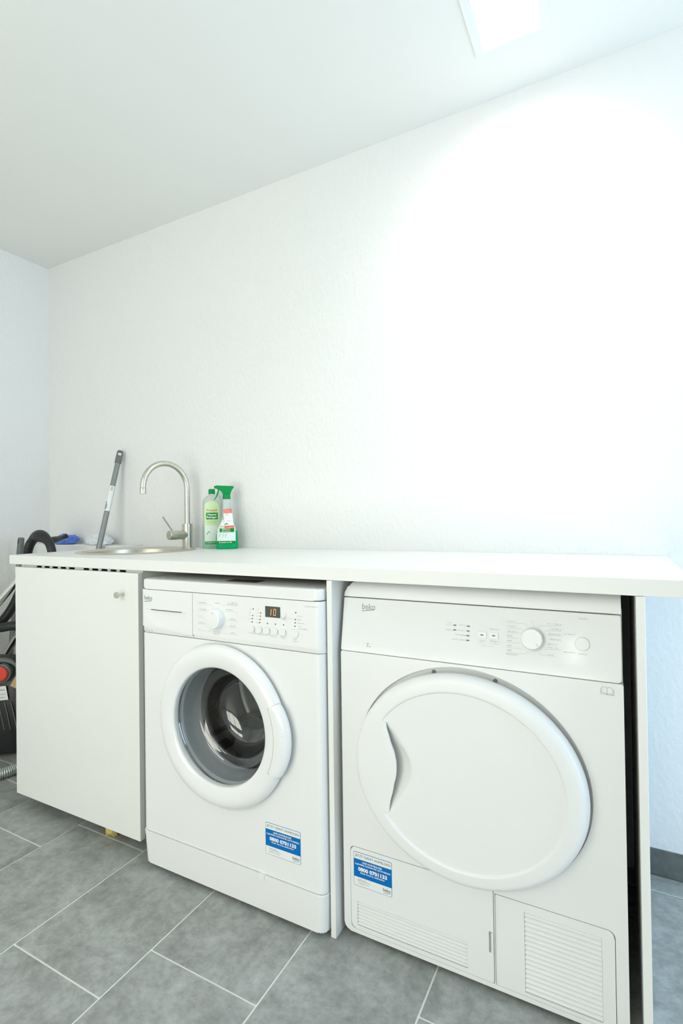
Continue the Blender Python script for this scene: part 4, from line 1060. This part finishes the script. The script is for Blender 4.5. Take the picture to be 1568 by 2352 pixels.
# red and white swing tag in front of the neck
def tg(u, h): return fr2(u * 0.985 + 0.17 * (h - 0.125) * -0.3, 0.0262, h)
def tgp(off): return lambda u, h: fr2(u + 0.10 * (0.125 - h), 0.0260 + off, h - 0.15 * (u - 0.008) * -0.3)
bm = nb_()
for off, flip in ((0, 0), (-0.0006, 1)):
    quad(bm, -0.0105, 0.0235, 0.0830, 0.1620, tgp(off))
sw = part('swing_tag', bm, 'paper', b2, False, label='red and white hanging tag')
bm = nb_(); quad(bm, -0.0105, 0.0235, 0.1450, 0.1620, tgp(0.0004)); part('red_field', bm, 'redprint', sw, False); bm = nb_(); quad(bm, -0.0105, 0.0235, 0.0830, 0.0950, tgp(0.0004)); part('red_field', bm, 'redprint', sw, False)
bm = nb_(); smudge(bm, -0.0070, 0.0190, 0.1545, 0.0040, tgp(0.0008), rn); smudge(bm, -0.0085, 0.0190, 0.1480, 0.0040, tgp(0.0008), rn); smudge(bm, -0.006, 0.020, 0.0855, 0.0040, tgp(0.0008), rn); part('white_lettering', bm, 'whiteprint', sw, False, kind='stuff')
bm = nb_(); smudge(bm, -0.003, 0.006, 0.1370, 0.003, tgp(0.0008), rn); smudge(bm, 0.001, 0.020, 0.1120, 0.003, tgp(0.0008), rn); seg2(bm, (-0.010, 0.099), (-0.004, 0.105), 0.003, tgp(0.0008)); seg2(bm, (-0.004, 0.105), (0.002, 0.100), 0.003, tgp(0.0008)); part('small_print', bm, 'darkprint', sw, False, kind='stuff')

# ------------------------------------------------------------------ poles
def pole(root, A, B, rtop=0.0150, sleeve=0.062):
    """grey pole from foot A to tip B with a slotted grip sleeve"""
    d = (B - A).normalized(); Ln = (B - A).length
    bm = nb_(); lathe(bm, [(0, 0), (0.0122, 0), (0.0122, Ln - sleeve + 0.002), (0, Ln - sleeve + 0.002)], frame_ax(A, d), 24); weld(bm); part('tube', bm, 'greymetal', root)
    bm = nb_(); s0 = Ln - sleeve
    lathe(bm, [(0.0123, s0), (0.0150, s0), (rtop, s0 + sleeve * 0.45), (0.0142, Ln - 0.006), (0.0120, Ln), (0.0, Ln)], frame_ax(A, d), 28); bmesh.ops.contextual_create(bm, geom=[e for e in bm.edges if e.is_boundary]); weld(bm)
    sl = part('grip_sleeve', bm, 'greyplastic', root)
    return d, Ln, sl
def slot(sl, A, d, Ln, view, l0=0.030, l1=0.006, w=0.0075):
    s = d.cross(view).normalized(); n = s.cross(d).normalized()
    cb = nb_(); vs = []
    for a_ in (-0.04, 0.04):
        for (u, h) in rr(-w, w, Ln - l0, Ln - l1, w * 0.6, 3): vs.append(cb.verts.new(A + d * h + s * u + n * a_))
    k = len(vs) // 2
    cb.faces.new(vs[:k]); cb.faces.new(vs[k:][::-1])
    for i in range(k): j = (i + 1) % k; cb.faces.new((vs[i], vs[j], vs[k + j], vs[k + i]))
    cut(sl, cb)
def wrap(bm, A, d, l0, l1, a0, a1, r, view):
    s = d.cross(view).normalized(); n = s.cross(d).normalized()
    if n.dot(view) < 0: n = -n
    rows = []
    for i in range(13):
        an = a0 + (a1 - a0) * i / 12; o_ = (n * math.cos(an) + s * math.sin(an)) * r
        rows.append((bm.verts.new(A + d * l0 + o_), bm.verts.new(A + d * l1 + o_)))
    for P1, P2 in zip(rows, rows[1:]): bm.faces.new((P1[0], P2[0], P2[1], P1[1]))
def pole_label(root, A, d, l0, l1, view, side):
    bm = nb_(); wrap(bm, A, d, l0, l1, -1.25, 1.05, 0.0126, view); lb = part('barcode_label', bm, 'paper', root, True, label='white barcode sticker')
    bm = nb_()
    for i in range(9):
        h = l1 - 0.006 - i * 0.0022; wrap(bm, A, d, h, h + 0.0011, -0.5, 0.25, 0.0129, view)
    part('barcode', bm, 'midprint', lb, True, kind='stuff')
    bm = nb_(); wrap(bm, A, d, l0 + 0.006, l0 + 0.044, -1.15 * side, -0.80 * side, 0.0129, view); wrap(bm, A, d, l0 + 0.008, l0 + 0.030, -0.60 * side, -0.42 * side, 0.0129, view); part('dark_band', bm, pm('navy_print', (0.06, 0.05, 0.20), 0.6), lb, True)
B_ = onY(276.5, 1036, 0.592); lowp = onY(229, 1250, 0.475)
d_ = (lowp - B_); A_ = B_ + d_ * (B_.z / -d_.z)
p1 = thing('mop_pole', A_, 'grey mop pole with barcode sticker leaning on the back wall', 'pole')
dd, Ln, sl = pole(p1, A_, B_)
vw = (CAM - B_).normalized(); slot(sl, A_, dd, Ln, vw, 0.026, 0.005)
hl = lambda px, py: (Vector(onY(px, py, 0.53)) - A_).dot(dd)
pole_label(p1, A_, dd, Ln - 0.300, Ln - 0.178, vw, 1)
B2 = onY(49, 1235, 0.405); l2 = onY(31, 1430, 0.390); d2 = l2 - B2; A2 = B2 + d2 * (B2.z / -d2.z)
p2 = thing('mop_pole', A2, 'grey mop pole with rounded tip standing behind the vacuum cleaner hose', 'pole')
dd2, Ln2, sl2 = pole(p2, A2, B2, sleeve=0.085)
slot(sl2, A2, dd2, Ln2, ((CAM - B2).normalized() + Vector((-0.9, -0.1, 0))).normalized(), 0.030, 0.008, 0.006)
pole_label(p2, A2, dd2, (onY(33, 1412, 0.337) - A2).dot(dd2), (onY(35, 1360, 0.36) - A2).dot(dd2), (CAM - B2).normalized(), 1)

# ------------------------------------------------------------------ cloths
bm = nb_(); c = onY(148, 1252, 0.545); crumple(bm, (c.x, 0.553, 0.9128), (0.058, 0.038, 0.030), 5, 0.38, 5, 6)
o = top('cleaning_cloth', bm, 'bluecloth', 'crumpled blue cleaning cloth on the ledge', 'cloth', 70)
bm = nb_(); c = onY(222, 1252, 0.545); crumple(bm, (c.x, 0.556, 0.9128), (0.074, 0.036, 0.034), 9, 0.30, 5, 5)
o = top('cleaning_cloth', bm, 'whitecloth', 'crumpled white cleaning cloth on the ledge behind the leaning pole', 'cloth', 70)
bm = nb_(); c = onY(252, 1920, 0.035); crumple(bm, (-0.843, 0.042, 0.0001), (0.025, 0.020, 0.030), 14, 0.55, 2, 6)
o = top('yellow_rag', bm, 'yellowcloth', 'small crumpled yellow rag on the floor under the cabinet door', 'rag', False)

# ------------------------------------------------------------------ vacuum cleaner in the corner
vc = thing('vacuum_cleaner', (-1.86, 0.28, 0), 'black canister vacuum cleaner with red button and ribbed hose', 'vacuum cleaner')
VN = Vector((CAM.x + 1.80, CAM.y - 0.22, 0)).normalized(); VN = Vector((0.55, -0.835, 0)); VS = Vector((-VN.y, VN.x, 0))
VO = Vector((-1.835, 0.245, 0))
def vf(u, h, n=0.0): return VO + VS * u + VN * n + Vector((0, 0, h))
# body: upright shell with a domed top
bm = nb_(); lev = []
for (h, w, d, sh) in ((0.012, 0.125, 0.075, 0), (0.02, 0.140, 0.088, 0), (0.10, 0.152, 0.098, 0), (0.22, 0.155, 0.100, 0), (0.30, 0.148, 0.094, 0), (0.36, 0.130, 0.082, 0), (0.395, 0.105, 0.066, 0), (0.415, 0.072, 0.048, 0), (0.424, 0.030, 0.025, 0)): lev.append((h, w, d, sh))
loft(bm, lev, lambda u, d, h: vf(u, h, d), 48, 3.2); part('housing', bm, 'dark', vc, 50)
def vpx(px, py, dep=0.1015): return onP(px, py, VO + VN * dep, VN)
def vuv(px, py, dep=0.1015):
    p = vpx(px, py, dep) - VO; return p.dot(VS), p.z
def vfl(off): return lambda u, h: vf(u, h, off)
u, h = vuv(3, 1547); 
bm = nb_(); lathe(bm, [(0, 0.085), (0.040, 0.085), (0.040, 0.106), (0.036, 0.108), (0.033, 0.105), (0, 0.105)], lambda r, a_, n: vf(u + r * math.cos(a_), h + r * math.sin(a_), n), 36); weld(bm); part('button_surround', bm, 'greyplastic', vc)
bm = nb_(); lathe(bm, [(0, 0.104), (0.031, 0.104), (0.031, 0.111), (0.027, 0.115), (0, 0.116)], lambda r, a_, n: vf(u + r * math.cos(a_), h + r * math.sin(a_), n), 36); weld(bm); part('power_button', bm, 'red', vc, label='round red button')
u0, h1 = vuv(0, 1576); u1, h0 = vuv(17, 1608)
bm = nb_(); prism(bm, [(u1 - 0.085, h0 - 0.004), (u1 + 0.004, h0 + 0.002), (u1 - 0.006, h1), (u1 - 0.095, h1 - 0.004)], 0.1005, 0.1025, lambda a_, b_, n: vf(a_, b_, n)); vl = part('type_label', bm, 'paper', vc, False, label='white paper label')
bm = nb_(); smudge(bm, u1 - 0.07, u1 - 0.008, h1 - 0.020, 0.008, vfl(0.1028), rn); smudge(bm, u1 - 0.07, u1 - 0.006, h1 - 0.038, 0.005, vfl(0.1028), rn); smudge(bm, u1 - 0.07, u1 - 0.004, h1 - 0.052, 0.005, vfl(0.1028), rn); part('label_print', bm, 'darkprint', vl, False, kind='stuff')
for k in range(4):
    pts = [vf(u1 - 0.030 + 0.026 * k - 0.010, h0 - 0.010, 0.098), vf(u1 - 0.030 + 0.026 * k, h0 - 0.045, 0.101), vf(u1 - 0.022 + 0.026 * k, h0 - 0.09, 0.100), vf(u1 - 0.016 + 0.026 * k, h0 - 0.13, 0.097)]
    bm = nb_(); tube(bm, spline(pts, 5), 0.0022, 8); part('moulded_rib', bm, 'greyplastic', vc)
bm = nb_(); pts = [vf(-0.03, 0.33, 0.088), vf(-0.02, 0.395, 0.085), vf(0.02, 0.42, 0.07), vf(0.075, 0.405, 0.06), vf(0.115, 0.36, 0.06), vf(0.125, 0.32, 0.066)]
tube(bm, spline(pts, 8), 0.012, 12); part('carry_handle', bm, 'greyplastic', vc)
u, h = vuv(33, 1571); bm = nb_(); prism(bm, [(u - 0.016, h - 0.006), (u + 0.02, h - 0.024), (u + 0.035, h + 0.035), (u + 0.006, h + 0.034)], 0.097, 0.106, lambda a_, b_, n: vf(a_, b_, n)); part('dust_flap', bm, 'tan', vc, False, label='tan coloured flap')
for s_ in (-1, 1):
    bm = nb_(); lathe(bm, [(0, -0.016), (0.045, -0.016), (0.05, -0.010), (0.05, 0.010), (0.045, 0.016), (0, 0.016)], frame_ax(vf(0.135 * s_, 0.0505, 0.02), VS), 28); weld(bm); part('wheel', bm, 'blackrubber', vc)
# bent hand piece and hose
hy = 0.315
hp = lambda px, py, y=hy: onY(px, py, y)
bm = nb_(); tube(bm, spline([hp(74, 1243), hp(82, 1233), hp(92, 1231), hp(103, 1236), hp(112, 1246), hp(117, 1258), hp(120, 1275), hp(122, 1300)], 6), lambda t: 0.0195 + 0.009 * math.exp(-((t - 0.30) / 0.16) ** 2) - 0.002 * t, 20); hd = part('hand_piece', bm, 'blackrubber', vc, 50)
bm = nb_(); c = hp(95, 1238); dv = (CAM - c).normalized(); lathe(bm, [(0, 0.022), (0.0085, 0.022), (0.0085, 0.0295), (0.0065, 0.0295), (0.0062, 0.028), (0, 0.028)], frame_ax(c, dv), 24); weld(bm); part('swivel_cap', bm, 'dark', hd)
bm = nb_(); tube(bm, spline([hp(108, 1243, 0.33), hp(124, 1240, 0.38), hp(140, 1236, 0.43), hp(153, 1231, 0.46)], 6), lambda t: 0.013 + 0.003 * math.sin(t * 6), 16); part('hand_grip', bm, 'blackrubber', hd, 50)
path = spline([hp(76, 1240), hp(68, 1252), hp(64, 1268), hp(60, 1300, 0.31), hp(48, 1350, 0.30), hp(30, 1392, 0.285), hp(6, 1425, 0.27), hp(-22, 1448, 0.255), hp(-50, 1470, 0.24), hp(-62, 1462, 0.215), hp(-36, 1446, 0.20), hp(0, 1442, 0.195), hp(36, 1437, 0.20), hp(62, 1446, 0.22), hp(72, 1475, 0.24), hp(60, 1505, 0.25), hp(40, 1516, 0.26), hp(22, 1528, 0.29)], 6)
bm = nb_(); ribbed(bm, path, 0.0165, 0.0035, 0.0075, 14); part('hose', bm, 'blackrubber', vc, 60)
def metal_tube(p, q, r):
    bm = nb_(); tube(bm, [p, p.lerp(q, 0.5), q], r, 20); return bm
P0 = onY(36, 1338, 0.30); P1 = onY(0, 1379, 0.235); dv = (P1 - P0); PE = P0 + dv * ((P0.z - 0.045) / -dv.z)
part('suction_tube', metal_tube(P0 - dv * 0.75, PE, 0.0172), 'chrome', vc, 50, label='chrome suction tube')
bm = bx(PE.x - 0.135, PE.x + 0.135, PE.y - 0.075, PE.y + 0.02, 0.001, 0.040, bev=0.012, seg=3); part('floor_nozzle', bm, 'dark', vc)
bm = nb_(); tube(bm, [PE - dv.normalized() * 0.05, PE, PE + Vector((0, -0.01, -0.02))], 0.021, 16); part('nozzle_joint', bm, 'dark', vc)
bm = nb_(); tube(bm, [P0 + dv * 0.35 + Vector((0, -0.012, -0.014)), P0 + dv * 1.6 + Vector((0, -0.012, -0.014))], 0.0045, 10); part('tube_rail', bm, 'chrome', vc)
Q0 = onY(36, 1466, 0.36); Q1 = onY(4, 1515, 0.345); dq = Q1 - Q0
bm = metal_tube(Q0 - dq * 1.2, Q1 + dq * 2.2, 0.0165); part('extension_tube', bm, 'chrome', vc, 50, label='second chrome tube')

# silver ribbed drain hose lying on the floor
hp0 = onP(-70, 1790, Vector((0, 0, 0.0225)), Vector((0, 0, 1))); ha = onP(0, 1777, Vector((0, 0, 0.0225)), Vector((0, 0, 1))); hb = onP(36, 1765, Vector((0, 0, 0.0225)), Vector((0, 0, 1))); hc = onP(90, 1744, Vector((0, 0, 0.0225)), Vector((0, 0, 1)))
bm = nb_(); ribbed(bm, spline([hp0, ha, hb, hc], 10), 0.0195, 0.0030, 0.0062, 18)
top('drain_hose', bm, 'silverhose', 'silver ribbed hose lying on the floor beside the cabinet', 'hose', 60)

for o in ROOTS:
    del o['_o']
